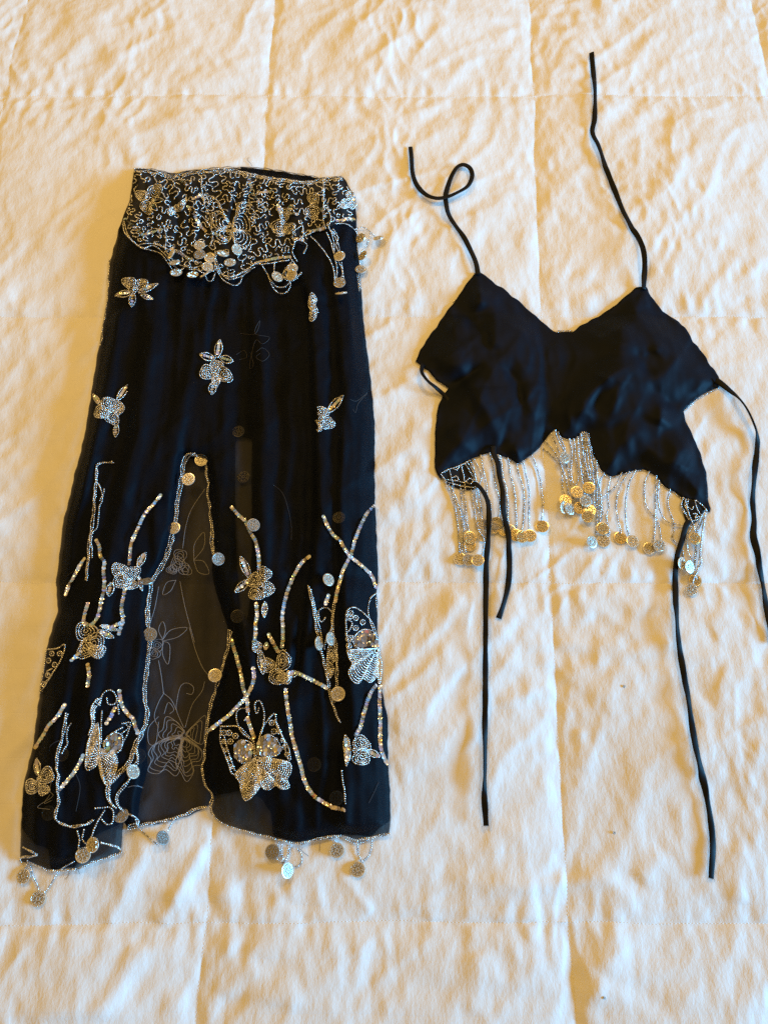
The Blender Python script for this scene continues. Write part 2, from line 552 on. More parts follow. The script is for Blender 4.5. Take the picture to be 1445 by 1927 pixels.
FOLDS = [
    ([(560, 465), (588, 580), (599, 800), (601, 930), (592, 1060), (578, 1200), (560, 1330)], 0.011, 9, 26),
    ([(622, 460), (643, 580), (651, 730), (646, 866), (642, 1000), (655, 1200), (668, 1400)], 0.008, 9, 22),
    ([(292, 590), (272, 700), (255, 835), (232, 930), (205, 1060), (190, 1180), (150, 1400)], 0.008, 14, 20),
    ([(376, 600), (356, 718), (333, 812), (320, 890), (314, 960)], 0.007, 14, 20),
    ([(474, 560), (488, 705), (492, 804), (492, 930), (500, 1090), (470, 1220)], 0.006, 16, 18),
    ([(225, 570), (218, 640), (200, 740), (170, 850), (150, 950)], 0.007, 20, 20),
    ([(430, 1050), (426, 1090), (448, 1170), (466, 1230), (478, 1320)], 0.007, 12, 16),
    ([(528, 1060), (540, 1200), (548, 1260)], 0.005, 12, 14),
    ([(560, 1150), (545, 1230), (540, 1290)], 0.005, 10, 14),
    ([(647, 1400), (647, 1480), (648, 1574)], 0.006, 8, 16),
    ([(300, 1100), (262, 1230), (240, 1330)], 0.005, 14, 14),
    ([(150, 1130), (130, 1240), (100, 1380), (90, 1500)], 0.006, 14, 16),
    ([(107, 1440), (108, 1500), (108, 1550)], 0.005, 8, 8),
    ([(690, 700), (700, 850), (700, 1000)], 0.005, 10, 16),
]


def front_dz(px, py):
    px, py = np.asarray(px, float), np.asarray(py, float)
    d = np.minimum(poly_dist(px, py, SIL), poly_dist(px, py, V_SLIT) * 1.2 + 6)
    s = fan(px, py) + 0.022 * noise(px / 110, py / 150, 19)
    low = smooth((py - 420) / 250)
    h = 0.0035 + 0.012 * smooth(d / 26) + 0.009 * smooth(d / 70) * (1 - .3 * low) + 0.005 * (1 - low) * smooth(d / 34)
    e = smooth(d / 26)
    f = 0.0052 * (0.6 - 1.6 * np.abs(noise(s * 11, py / 620, 12))) + 0.0016 * noise(s * 38, py / 300, 13)
    for pts, amp, wa, wb in FOLDS:
        f = f + ridge(px, py, pts, amp * 1.15, wa, wb)
    # gathers at the waist
    g = (1 - smooth((py - 400) / 110)) * 0.0042 * np.sin(2 * np.pi * (px / 37 + 0.8 * noise(px / 60, py / 90, 14)))
    return h + e * (f * smooth((py - 440) / 80) + g + 0.003)


def back_dz(px, py):
    d = poly_dist(px, py, SIL)
    return 0.0016 + 0.0016 * smooth(d / 30) + 0.0022 * (1 - np.abs(noise(np.asarray(px) / 34 + 1.2 * noise(np.asarray(px) / 90, np.asarray(py) / 200, 17), np.asarray(py) / 260, 15))) * smooth(d / 25)


def cloth_mesh(outline, pitch, holes=()):
    loops = [resample(np.vstack([np.array(o, float), np.array(o[0], float)]), pitch * .8)[:-1] for o in [outline, *holes]]
    # cloth edges are never quite straight
    loops = [l + np.stack([noise(l[:, 0] / 17, l[:, 1] / 17, 51), noise(l[:, 0] / 17, l[:, 1] / 17, 52)], 1) * 1.5 for l in loops]
    outline, holes = loops[0], loops[1:]
    pts = [tuple(p) for l in loops for p in l]
    edges, n = [], 0
    for l in loops:
        edges += [(n + i, n + (i + 1) % len(l)) for i in range(len(l))]
        n += len(l)
    O = np.array(outline, float)
    x0, y0 = O.min(0)
    x1, y1 = O.max(0)
    gy = np.arange(y0, y1, pitch * .87)
    gx = np.arange(x0, x1, pitch)
    GX, GY = np.meshgrid(gx, gy)
    GX = GX + (np.arange(len(gy)) % 2)[:, None] * pitch / 2
    gx, gy = GX.ravel(), GY.ravel()
    ok = inside(gx, gy, outline) & (poly_dist(gx, gy, outline) > pitch * .5)
    for h in holes:
        ok &= ~inside(gx, gy, h) & (poly_dist(gx, gy, h) > pitch * .5)
    pts += list(zip(gx[ok], gy[ok]))
    r = geometry.delaunay_2d_cdt([Vector((float(a), float(b))) for a, b in pts], edges, [], 0, 1e-4)
    V = np.array([tuple(v) for v in r[0]])
    F = np.array([f for f in r[2] if len(f) == 3])
    c = V[F].mean(1)
    ok = inside(c[:, 0], c[:, 1], outline)
    for h in holes:
        ok &= ~inside(c[:, 0], c[:, 1], h)
    F = F[ok]
    # photo y runs down: keep faces turned upwards
    a, b, c = V[F[:, 0]], V[F[:, 1]], V[F[:, 2]]
    cr = (b[:, 0] - a[:, 0]) * (c[:, 1] - a[:, 1]) - (b[:, 1] - a[:, 1]) * (c[:, 0] - a[:, 0])
    F[cr > 0] = F[cr > 0][:, ::-1]
    return V, F


def cloth(name, outline, dzf, mat, parent, origin, pitch=6, holes=(), thick=0, label=None):
    V, F = cloth_mesh(outline, pitch, holes)
    P = place(V[:, 0], V[:, 1], dzf(V[:, 0], V[:, 1]))
    o = link_mesh(name, P, F, mat, parent, origin, label=label)
    if thick:
        s = o.modifiers.new("thickness", 'SOLIDIFY')
        s.thickness, s.offset = thick, -1
    return o


SO = tuple(place(np.array([400.]), np.array([1000.]), np.array([0.0]))[0])
SO = (SO[0], SO[1], 0.0)
skirt = thing("skirt", SO, "long sheer black skirt with silver beaded waistband, butterflies and slit hem", "skirt")

BACK = [p for p in SIL if not (p[1] > 1500 and p[0] < 240) and not (p[1] > 1525 and p[0] > 390)]
# hem of the back panel, which ends short of the front hem in places
i0 = next(i for i, p in enumerate(SIL) if p == (735, 1552))
BACK = SIL[:i0] + [(733, 1545), (712, 1560), (700, 1574), (648, 1569), (600, 1576), (560, 1585), (514, 1573), (510, 1530), (492, 1502), (455, 1489), (405, 1496),
                   (398, 1512), (388, 1520), (352, 1537), (297, 1551), (241, 1560), (233, 1546), (180, 1572), (152, 1600), (142, 1632), (95, 1636), (93, 1598), (66, 1588), (42, 1560)] + \
    SIL[SIL.index((43, 1500)):]
cloth("back_panel", BACK, back_dz, M_BACK, skirt, SO, 7, [BACK_SLIT])

il = SIL.index((39, 1620))
ENDLEFT = [(max(0, 0) + x + (7 if y > 430 and y < 1500 else 0), y) for x, y in SIL[il:]]
FRONT = SIL[:il] + ENDLEFT
FRONT = [p for p in FRONT if not (241 < p[0] < 397 and p[1] > 1515)]
# the middle slit is cut out of the hem
k = next(i for i, p in enumerate(FRONT) if p == (398, 1530))
vs = V_SLIT
j0 = vs.index((397, 1522))
cut = vs[:j0 + 1][::-1] + vs[vs.index((259, 1545)):][::-1]
FRONT = FRONT[:k] + cut + FRONT[k + 1:]
cloth("front_panel", FRONT, front_dz, M_FRONT, skirt, SO, 5.5)

# ------------------------------------------------------------------ beads
_ring = [(math.cos(a), math.sin(a)) for a in np.linspace(0, 2 * np.pi, 7)[:-1]]
BT = np.array([(-1, 0, 0)] + [(-.5, c * .87, s * .87) for c, s in _ring] + [(.5, c * .87, s * .87) for c, s in _ring] + [(1, 0, 0)])
BF = [(0, 1 + (i + 1) % 6, 1 + i) for i in range(6)] + [(13, 7 + i, 7 + (i + 1) % 6) for i in range(6)]
for i in range(6):
    a, b, c, d = 1 + i, 1 + (i + 1) % 6, 7 + (i + 1) % 6, 7 + i
    BF += [(a, b, c), (a, c, d)]
BF = np.array(BF)


class Beads:
    def __init__(self):
        self.C, self.T, self.L, self.R = [], [], [], []

    def curve(self, pts, dz, pitch=0.0026, r=0.00118, long=1.0, closed=False, sm=True, clip=None, wob=0.35):
        """string beads along a curve given at photo spots; dz: function or number"""
        P = catmull(pts, closed, 8) if sm else np.array(pts, float)
        P = resample(P, 1.6)
        z = dz(P[:, 0], P[:, 1]) if callable(dz) else np.full(len(P), float(dz))
        if wob:
            s = np.arange(len(P)) * 0.11 + rng.random() * 90
            P = P + np.stack([noise(s, s * 0 + .3, 3), noise(s, s * 0 + .7, 4)], 1) * wob * 2
        W = place(P[:, 0], P[:, 1], z + r)
        W = resample(W, pitch)
        T = np.gradient(W, axis=0)
        T /= np.linalg.norm(T, axis=1)[:, None] + 1e-9
        if clip is not None:
            S = resample(P, 1)
            idx = np.linspace(0, len(P) - 1, len(W)).round().astype(int)
            ok = clip(P[idx, 0], P[idx, 1])
            W, T = W[ok], T[ok]
        n = len(W)
        if n:
            self.C.append(W)
            self.T.append(T)
            self.L.append(np.full(n, pitch * .5 * long))
            self.R.append(r * (0.88 + 0.24 * rng.random(n)))
        return self

    def dot(self, px, py, dz, r):
        W = place(np.array([px]), np.array([py]), np.array([float(dz)]))
        self.C.append(W + [[0, 0, r * .6]])
        self.T.append(np.array([[1., 0, 0]]))
        self.L.append(np.array([r]))
        self.R.append(np.array([r]))

    def build(self, name, mat, parent, origin, kind=None, label=None):
        if not self.C:
            return None
        C, T = np.vstack(self.C), np.vstack(self.T)
        Lh, R = np.concatenate(self.L), np.concatenate(self.R)
        T = T + rng.normal(0, .10, T.shape)
        T /= np.linalg.norm(T, axis=1)[:, None]
        B = np.cross(T, [0.13, 0.2, 1.0])
        B /= np.linalg.norm(B, axis=1)[:, None] + 1e-9
        N = np.cross(B, T)
        V = C[:, None] + T[:, None] * (BT[None, :, 0:1] * Lh[:, None, None]) + B[:, None] * (BT[None, :, 1:2] * R[:, None, None]) + N[:, None] * (BT[None, :, 2:3] * R[:, None, None])
        F = (np.arange(len(C))[:, None, None] * 14 + BF[None]).reshape(-1, 3)
        tint = np.repeat(rng.random(len(C)), len(BF))
        return link_mesh(name, V.reshape(-1, 3), F, mat, parent, origin, tint, True, kind, label)


# a slightly cupped sequin
_oct = [(math.cos(a), math.sin(a)) for a in np.linspace(0, 2 * np.pi, 11)[:-1]]
ST = np.array([(0, 0, 0.0)] + [(c, s, .22) for c, s in _oct])
SF = np.array([(0, 1 + i, 1 + (i + 1) % 10) for i in range(10)])


class Sequins:
    def __init__(self):
        self.C, self.A, self.B, self.N, self.R, self.t = [], [], [], [], [], []

    def curve(self, pts, dz, pitch=0.0027, r=0.0024, tilt=0.26, hue=None, sm=True):
        P = resample(catmull(pts, False, 8) if sm else np.array(pts, float), 1.6)
        z = dz(P[:, 0], P[:, 1]) if callable(dz) else np.full(len(P), float(dz))
        W = resample(place(P[:, 0], P[:, 1], z + 0.0016), pitch)
        T = np.gradient(W, axis=0)
        T /= np.linalg.norm(T, axis=1)[:, None] + 1e-9
        n = len(W)
        t0 = rng.random()
        run = 0.5 + 0.5 * noise(np.arange(n) * 0.28 + 50 * t0, np.zeros(n) + .4, 44) * 1.5
        for k in range(n):
            self.add(W[k], T[k], r * (.92 + .16 * rng.random()), tilt + rng.normal(0, .17), float(np.clip(.55 * run[k] + .45 * rng.random(), 0, .999)))
        return self

    def spot(self, px, py, dz, r=0.0028):
        W = place(np.array([px]), np.array([py]), np.array([float(dz) + .0016]))[0]
        a = rng.random() * 6.28
        self.add(W, np.array([math.cos(a), math.sin(a), 0]), r, rng.normal(.2, .2), rng.random() if rng.random() < .42 else .88)

    def add(self, c, t, r, tilt, tint):
        up = np.array([rng.normal(.05, .20), rng.normal(0, .20), 1.0])
        b = np.cross(up, t)
        b /= np.linalg.norm(b)
        n = np.cross(t, b)
        n /= np.linalg.norm(n)
        t2 = t * math.cos(tilt) + n * math.sin(tilt)
        n2 = np.cross(t2, b)
        self.C.append(c + n * abs(math.sin(tilt)) * r * .55)
        self.A.append(t2)
        self.B.append(b)
        self.N.append(n2)
        self.R.append(r)
        self.t.append(tint)

    def build(self, name, parent, origin, kind=None):
        if not self.C:
            return None
        C, A, B, N, R = map(np.array, (self.C, self.A, self.B, self.N, self.R))
        V = C[:, None] + (A[:, None] * ST[None, :, 0:1] + B[:, None] * ST[None, :, 1:2] + N[:, None] * ST[None, :, 2:3]) * R[:, None, None]
        F = (np.arange(len(C))[:, None, None] * 11 + SF[None]).reshape(-1, 3)
        return link_mesh(name, V.reshape(-1, 3), F, M_SEQ, parent, origin, np.repeat(self.t, 10), True, kind)


def tube(name, curves, r, mat, parent, origin, dz, sides=5, sm=True, kind=None):
    Vs, Fs, off = [], [], 0
    for pts in curves:
        P = resample(catmull(pts, False, 8) if sm else np.array(pts, float), 2.2)
        z = dz(P[:, 0], P[:, 1]) if callable(dz) else np.full(len(P), float(dz))
        W = place(P[:, 0], P[:, 1], z + r)
        T = np.gradient(W, axis=0)
        T /= np.linalg.norm(T, axis=1)[:, None] + 1e-9
        B = np.cross(T, [0.05, .03, 1.0])
        B /= np.linalg.norm(B, axis=1)[:, None] + 1e-9
        N = np.cross(B, T)
        an = np.linspace(0, 2 * np.pi, sides + 1)[:-1]
        V = W[:, None] + r * (B[:, None] * np.cos(an)[None, :, None] + N[:, None] * np.sin(an)[None, :, None])
        n = len(W)
        i = np.arange(n - 1)[:, None] * sides
        k = np.arange(sides)[None]
        k2 = (k + 1) % sides
        F = np.stack([i + k, i + sides + k, i + sides + k2, i + k2], -1).reshape(-1, 4)
        Vs.append(V.reshape(-1, 3))
        Fs.append(F + off)
        off += n * sides
    return link_mesh(name, np.vstack(Vs), np.vstack(Fs), mat, parent, origin, kind=kind)


# ------------------------------------------------------------------ coins
def coin_mesh():
    V, F = [], []
    n = 28

    def ring(r, z):
        b = len(V)
        V.extend([(r * math.cos(2 * math.pi * i / n), r * math.sin(2 * math.pi * i / n), z) for i in range(n)])
        return b

    rs = [ring(0.97, -.07), ring(1.0, 0.0), ring(0.98, .085), ring(0.90, .095), ring(0.86, .045), ring(0.80, .03)]
    for a, b in zip(rs[:-1], rs[1:]):
        F.extend([(a + i, a + (i + 1) % n, b + (i + 1) % n, b + i) for i in range(n)])
    F.append([rs[-1] + i for i in range(n)])
    F.append([rs[0] + n - 1 - i for i in range(n)])

    raised = []

    def bar(x0, y0, x1, y1, w=.085, h=.17):
        dx, dy = x1 - x0, y1 - y0
        l = math.hypot(dx, dy)
        nx, ny = -dy / l * w, dx / l * w
        b = len(V)
        V.extend([(x0 + nx, y0 + ny, .03), (x0 - nx, y0 - ny, .03), (x1 - nx, y1 - ny, .03), (x1 + nx, y1 + ny, .03)])
        q = .35
        V.extend([(x0 + nx * q, y0 + ny * q, h), (x0 - nx * q, y0 - ny * q, h), (x1 - nx * q, y1 - ny * q, h), (x1 + nx * q, y1 + ny * q, h)])
        for f in ((4, 5, 6, 7), (0, 1, 5, 4), (1, 2, 6, 5), (2, 3, 7, 6), (3, 0, 4, 7)):
            raised.append(len(F))
            F.append([b + i for i in f])
    # small diamond, crossing strokes and hooked strokes round it
    for k in range(4):
        c, s = math.cos(k * math.pi / 2), math.sin(k * math.pi / 2)
        R = lambda x, y: (c * x - s * y, s * x + c * y)
        for seg in ((.28, 0, 0, .28), (.38, .14, .74, .14), (.42, -.16, .66, -.16), (.58, .14, .58, .44), (.36, .40, .50, .58), (.66, -.16, .66, -.40)):
            bar(*R(seg[0], seg[1]), *R(seg[2], seg[3]))
    for k in range(22):                      # beaded rim
        a = 2 * math.pi * k / 22
        bar(.80 * math.cos(a), .80 * math.sin(a), .93 * math.cos(a), .93 * math.sin(a), .075, .15)
    me = bpy.data.meshes.new("coin")
    me.from_pydata(V, [], F)
    me.materials.append(M_COIN)
    me.materials.append(M_COIN_FIELD)
    field = len(rs) - 2                       # the sunk field between rim and device is darker metal
    for k, p in enumerate(me.polygons):
        p.material_index = 0
    me.polygons[5 * n].material_index = 1
    return me


COIN_R = 0.0088
ME_COIN = coin_mesh()
ME_WARM_LIT = ME_COIN.copy()
ME_WARM_LIT.materials[0] = M_COIN_WARM_LIT
ME_DULL = ME_COIN.copy()
ME_DULL.materials[0] = M_COIN_DULL
TO_WIN = Vector((1, -0.25, 0)).normalized()


def coin(px, py, dz, parent, origin, tilt=None, az=None, dull=False, blue=False, warm_lit=False):
    """tilt in degrees towards azimuth az (degrees, 0 = right, 90 = away)"""
    d = float(dz(np.array([px]), np.array([py]))[0]) if callable(dz) else dz
    if tilt is None:
        tilt, az = random.uniform(0, 9), random.uniform(0, 360)
    if blue:
        tilt, az = random.uniform(38, 44), -14
    lift = abs(math.sin(math.radians(tilt))) * COIN_R * .9
    W = place(np.array([px]), np.array([py]), np.array([d + 0.0012 + lift]))[0]
    o = bpy.data.objects.new("coin", ME_DULL if dull else ME_WARM_LIT if warm_lit else ME_COIN)
    COL.objects.link(o)
    o.parent = parent
    a = math.radians(az)
    n = Vector((math.cos(a) * math.sin(math.radians(tilt)), math.sin(a) * math.sin(math.radians(tilt)), math.cos(math.radians(tilt))))
    q = n.to_track_quat('Z', 'Y')
    spin = Matrix.Rotation(random.uniform(0, 6.28), 4, 'Z')
    loc = Vector(W) - Vector(origin)
    o.matrix_local = Matrix.Translation(loc) @ q.to_matrix().to_4x4() @ spin @ Matrix.Scale(COIN_R * random.uniform(.97, 1.03), 4)
    return o


# ------------------------------------------------------------------ the waistband
WB = [(253, 319), (275, 320), (296, 323), (325, 329), (346, 325), (398, 319), (440, 319), (458, 322), (494, 330), (533, 335), (580, 341), (602, 336), (643, 332),
      (655, 351), (667, 371), (670, 419), (636, 418), (614, 432), (585, 440), (575, 462), (559, 457), (546, 485), (492, 497), (479, 505), (456, 521), (440, 526), (424, 520),
      (405, 512), (385, 512), (360, 510), (340, 505), (325, 498), (313, 480), (302, 466), (284, 456), (267, 460), (250, 448), (234, 430), (226, 428), (236, 401), (246, 371)]


def waist_dz(px, py):
    return front_dz(px, py) + 0.0016


cloth("waistband", WB, waist_dz, M_WAIST, skirt, SO, 4.5)
# far edge of the waist opening
cloth("waist_back_edge", [(452, 314), (484, 317), (537, 324), (597, 335), (602, 341), (580, 345), (533, 340), (494, 334), (458, 327)],
      lambda x, y: back_dz(x, y) + .002, M_WAIST, skirt, SO, 5)


def wz(px, py):
    return waist_dz(px, py) + 0.0004


z1 = lambda p: Z(180, 290, 4.817, p)
z2 = lambda p: Z(430, 290, 4.66, p)
z3 = lambda p: Z(120, 600, 4.25, p)
z4 = lambda p: Z(400, 580, 4.014, p)
z5 = lambda p: Z(60, 850, 4.014, p)
z6 = lambda p: Z(380, 900, 3.803, p)
z7 = lambda p: Z(20, 1180, 3.803, p)
z8 = lambda p: Z(370, 1220, 3.705, p)
zb = lambda p: Z(20, 1440, 3.6125, p)
zc = lambda p: Z(400, 1480, 4.014, p)
zA = lambda p: Z(780, 780, 4.817, p)
zB = lambda p: Z(1020, 790, 4.014, p)


def nest(pts, centre, levels):
    c = np.array(centre, float)
    return [[tuple(c + (np.array(p) - c) * s) for p in pts] for s in levels]


def dzf(px, py):
    return front_dz(px, py) + 0.0006


def petal_pts(cx, cy, rx, ry, rot, wav=0.12, lobes=3):
    out = []
    for k in range(14):
        a = 2 * math.pi * k / 14
        r = 1 + wav * math.cos(lobes * a)
        x, y = rx * r * math.cos(a), ry * r * math.sin(a)
        c, s = math.cos(rot), math.sin(rot)
        out.append((cx + c * x - s * y, cy + s * x + c * y))
    return out


def leaf_pts(x0, y0, x1, y1, w):
    dx, dy = x1 - x0, y1 - y0
    l = math.hypot(dx, dy)
    nx, ny = -dy / l, dx / l
    L, R = [], []
    for t in (0, .2, .45, .7, 1):
        k = w * math.sin(math.pi * min(1, t * .93 + .05)) ** .8
        L.append((x0 + dx * t + nx * k, y0 + dy * t + ny * k))
        R.append((x0 + dx * t - nx * k, y0 + dy * t - ny * k))
    return L + R[::-1]


FLOWERS = []


def flower(cx, cy, petals, leaves=(), dz=dzf, clip=None, name="beaded_flower"):
    """petals: (dx, dy, rx, ry, rotation deg); leaves: (x0, y0, x1, y1, w) in photo spots"""
    first = True
    root = None
    for dx, dy, rx, ry, rot in petals:
        b = Beads()
        pp = petal_pts(cx + dx, cy + dy, rx, ry, math.radians(rot))
        for l in (1, .73, .47, .20):
            b.curve(nest(pp, (cx + dx * 1.05, cy + dy * 1.05), [l])[0], dz, .0025, .00110, 1.05, True, clip=clip, wob=.5)
        if first:
            # the flower itself: its round centre
            h = Beads()
            h.curve(petal_pts(cx, cy, 4.2, 4.2, 0, 0), lambda x, y: dz(x, y) + .0012, .0025, .00115, 1.1, True, clip=clip, wob=0)
            h.dot(cx, cy, float(dz(np.array([cx]), np.array([cy]))[0]) + .001, .0016)
            root = h.build(name, M_BEAD, skirt, SO)
            first = False
        b.build("petal", M_BEAD, root, SO)
    for x0, y0, x1, y1, w in leaves:
        b = Beads()
        b.curve(leaf_pts(x0, y0, x1, y1, w), dz, .0025, .00105, 1.2, True, clip=clip, wob=.2)
        lf = b.build("leaf", M_BEAD, root, SO)
        q = Sequins()
        q.curve([(x0 + (x1 - x0) * t, y0 + (y1 - y0) * t) for t in (.2, .5, .82)], dz, .0036, .0023, .35)
        q.build("leaf_sequins", root, SO, kind="stuff")
    return root


# --- motifs on the waistband
flower(278, 372, [(14, -12, 14, 12, -30), (-11, -4, 11, 10, 200), (-2, 18, 13, 10, 60)], [(285, 378, 308, 376, 5), (284, 382, 296, 396, 5)], wz)
flower(333, 390, [(-8, 6, 9, 6, 150), (9, -4, 14, 6, -50)], [], wz)
flower(532, 418, [(-6, 10, 16, 13, 60), (4, -14, 13, 10, 100), (10, 12, 10, 14, 80)], [(530, 404, 522, 384, 4), (540, 404, 548, 386, 4)], wz)
flower(588, 385, [(2, -10, 13, 10, 70), (0, 14, 12, 13, 90)], [], wz)
flower(655, 378, [(4, -10, 9, 8, 70), (-6, 6, 9, 9, 20), (8, 8, 7, 8, 90)], [], wz)
# --- waistband butterfly
b = Beads()
for l in nest(z1([(1065, 545), (1130, 520), (1190, 590), (1230, 650), (1150, 680), (1080, 660)]), z1([(1200, 640)])[0], (1, .78, .56, .34)):
    b.curve(l, wz, closed=True, wob=.2)
bw = b.build("beaded_butterfly", M_BEAD, skirt, SO)
for shp, c in (([(1240, 650), (1270, 560), (1340, 535), (1390, 600), (1395, 690), (1330, 700), (1250, 690)], (1250, 670)),
               ([(1250, 700), (1330, 690), (1400, 740), (1395, 810), (1340, 860), (1280, 830), (1245, 760)], (1255, 710)),
               ([(1230, 690), (1150, 690), (1070, 700), (1070, 770), (1130, 810), (1200, 800), (1235, 740)], (1225, 710))):
    b = Beads()
    for l in nest(z1(shp), z1([c])[0], (1, .8, .6, .4, .2)):
        b.curve(l, wz, closed=True, wob=.2)
    b.build("wing", M_BEAD, bw, SO)
b = Beads()
for x, y in ((985, 390), (1040, 402), (1092, 460), (1010, 455), (1325, 470), (1380, 480), (1412, 520), (1420, 590)):
    px, py = z1([(x, y)])[0]
    b.curve(petal_pts(px, py, 5, 5, 0, 0), wz, .0025, .001, 1.1, True, wob=0)
for c in ([(965, 370), (990, 460), (1040, 560), (1060, 640)], [(1060, 390), (1120, 440), (1150, 510), (1230, 640)], [(1270, 560), (1300, 450), (1380, 440), (1430, 480)], [(1400, 700), (1430, 620), (1440, 540)]):
    b.curve(z1(c), wz)
b.build("wing_edging", M_BEAD, bw, SO)

# --- meandering bead lines over the waistband
occ = np.zeros((260, 480), bool)
OX, OY = 210, 300


def block(px, py, r):
    y0, x0 = int(py - OY), int(px - OX)
    R = int(r)
    for yy in range(max(0, y0 - R), min(260, y0 + R + 1)):
        for xx in range(max(0, x0 - R), min(480, x0 + R + 1)):
            if (yy - y0) ** 2 + (xx - x0) ** 2 <= r * r:
                occ[yy, xx] = True


for cx, cy, r in ((278, 370, 27), (335, 388, 15), (440, 432, 36), (533, 414, 22), (588, 385, 19), (655, 378, 16), (376, 470, 13), (333, 490, 10), (392, 490, 14), (433, 488, 14)):
    block(cx, cy, r)
meander = Beads()
nlines = 0
for trial in range(5200):
    px, py = rng.uniform(240, 668), rng.uniform(322, 525)
    if not inside(np.array([px]), np.array([py]), WB)[0]:
        continue
    th0, lam, om = rng.choice([1.57, -1.57, 0.3, 2.8, 1.2]) + rng.normal(0, .3), rng.uniform(26, 40), rng.uniform(1.4, 2.05)
    ph, s, dr, line = rng.random() * 6.28, 0.0, 0.0, []
    while s < 170:
        ix, iy = int(px - OX), int(py - OY)
        if not (0 <= ix < 480 and 0 <= iy < 260) or occ[iy, ix]:
            break
        line.append((px, py))
        dr += rng.normal(0, .06)
        th = th0 + dr + om * math.sin(2 * math.pi * s / lam + ph)
        px, py = px + 1.5 * math.cos(th), py + 1.5 * math.sin(th)
        s += 1.5
    if len(line) < 10:
        continue
    A = np.array(line)
    A = A[inside(A[:, 0], A[:, 1], WB) & (poly_dist(A[:, 0], A[:, 1], WB) > 2)]
    if len(A) < 10:
        continue
    # stop a line where it would run over itself
    keep = len(A)
    for i in range(12, len(A)):
        if np.min(np.hypot(*(A[:i - 9] - A[i]).T)) < 4.2:
            keep = i
            break
    A = A[:keep]
    if len(A) < 10:
        continue
    for p in A[::2]:
        block(p[0], p[1], 3.6)
    meander.curve(A, wz, .0026, .00122, 1.1, sm=False, wob=0)
    nlines += 1
meander.build("meander_beading", M_BEAD, skirt, SO, kind="stuff")

# sequins scattered on the waistband
q = Sequins()
for c in ([(765, 235), (840, 290)], [(840, 480), (900, 560), (940, 640), (1000, 700)], [(890, 410), (950, 380)], [(270, 590), (330, 640), (390, 700), (440, 740)],
          [(440, 740), (520, 710), (600, 690)], [(690, 860), (780, 910), (860, 960)], [(1060, 720), (1120, 740), (1180, 780)], [(1395, 210), (1410, 300)]):
    q.curve(z1(c), wz, .0034, .0026)
for c in ([(240, 960), (330, 935), (420, 915), (540, 905)], [(180, 230), (205, 310)], [(210, 350), (330, 490)], [(550, 525), (600, 530)], [(720, 680), (840, 655)], [(570, 740), (650, 760)],
          [(950, 585), (1100, 575)], [(250, 350), (400, 320)], [(1050, 450), (1100, 400)], [(820, 480), (850, 560)]):
    q.curve(z2(c), wz, .0034, .0026)
q.build("waist_sequins", skirt, SO, kind="stuff")

# edging at top and bottom of the band
b = Beads()
for o in (0, 2.6, 5):
    b.curve([(254, 318 + o), (275, 319 + o), (296, 323 + o), (325, 330 + o), (346, 326 + o), (398, 319 + o), (440, 320 + o), (470, 326 + o), (494, 331 + o), (533, 337 + o), (580, 342 + o), (602, 337 + o), (643, 332 + o)], wz, .0024, .0011, wob=1.1)
b.build("waist_top_edging", M_BEAD, skirt, SO)
b = Beads()
b.curve([(256, 316), (300, 320), (330, 327), (360, 321), (420, 315), (484, 316), (537, 323), (597, 334)], lambda x, y: back_dz(x, y) + .004, .0022, .0008, wob=.9)
b.build("waist_back_edging", M_DARKTHREAD, skirt, SO)


def strand(name, curves, parent, origin, dz, mat=None, pitch=.0026, r=.00115, wob=.35, lift=None, **kw):
    b = Beads()
    for c in curves:
        b.curve(c, dz, pitch, r, wob=wob, **kw)
    return b.build(name, mat or M_BEAD, parent, origin)


lift = lambda h: (lambda x, y: dzf(x, y) + h)
g1 = strand("bead_garland", [z1(c) for c in (
    [(255, 600), (262, 700), (340, 790), (430, 850), (520, 830), (600, 880), (660, 950), (690, 1000)],
    [(270, 640), (300, 740), (400, 840), (500, 870), (590, 900), (640, 960), (700, 1050)],
    [(400, 820), (500, 810), (580, 830), (680, 870), (760, 880), (860, 960), (960, 990)],
    [(640, 880), (700, 960), (780, 1010), (880, 1030), (960, 1010)],
    [(690, 1000), (770, 1050), (830, 1010), (900, 1040), (990, 1080), (1050, 1060)],
    [(1000, 1110), (1020, 1150), (1060, 1140), (1085, 1080)])], skirt, SO, lift(.003))
g2 = strand("bead_garland", [z1(c) for c in (
    [(1085, 900), (1090, 1000), (1130, 1080), (1220, 1110), (1320, 1080), (1440, 1030)],
    [(1095, 960), (1130, 1060), (1200, 1130), (1290, 1120), (1400, 1060)],
    [(1090, 1040), (1160, 1140), (1250, 1190), (1310, 1170), (1330, 1110)],
    [(1110, 890), (1080, 960), (1085, 1050)])] + [z2(c) for c in ([(0, 1080), (60, 1070), (150, 1020), (240, 960), (320, 940)], [(290, 970), (400, 950), (530, 930)])], skirt, SO, lift(.003))
g3 = strand("bead_garland", [z2(c) for c in (
    [(300, 985), (350, 1070), (380, 1150), (430, 1215), (490, 1220), (540, 1170), (535, 1110), (480, 1070)],
    [(405, 950), (398, 1040)], [(360, 1090), (420, 1160), (500, 1160), (560, 1100)], [(500, 1000), (480, 1060), (520, 1110), (600, 1090)], [(560, 940), (520, 990), (500, 1050), (560, 1110), (640, 1050)])],
    skirt, SO, lift(.003))
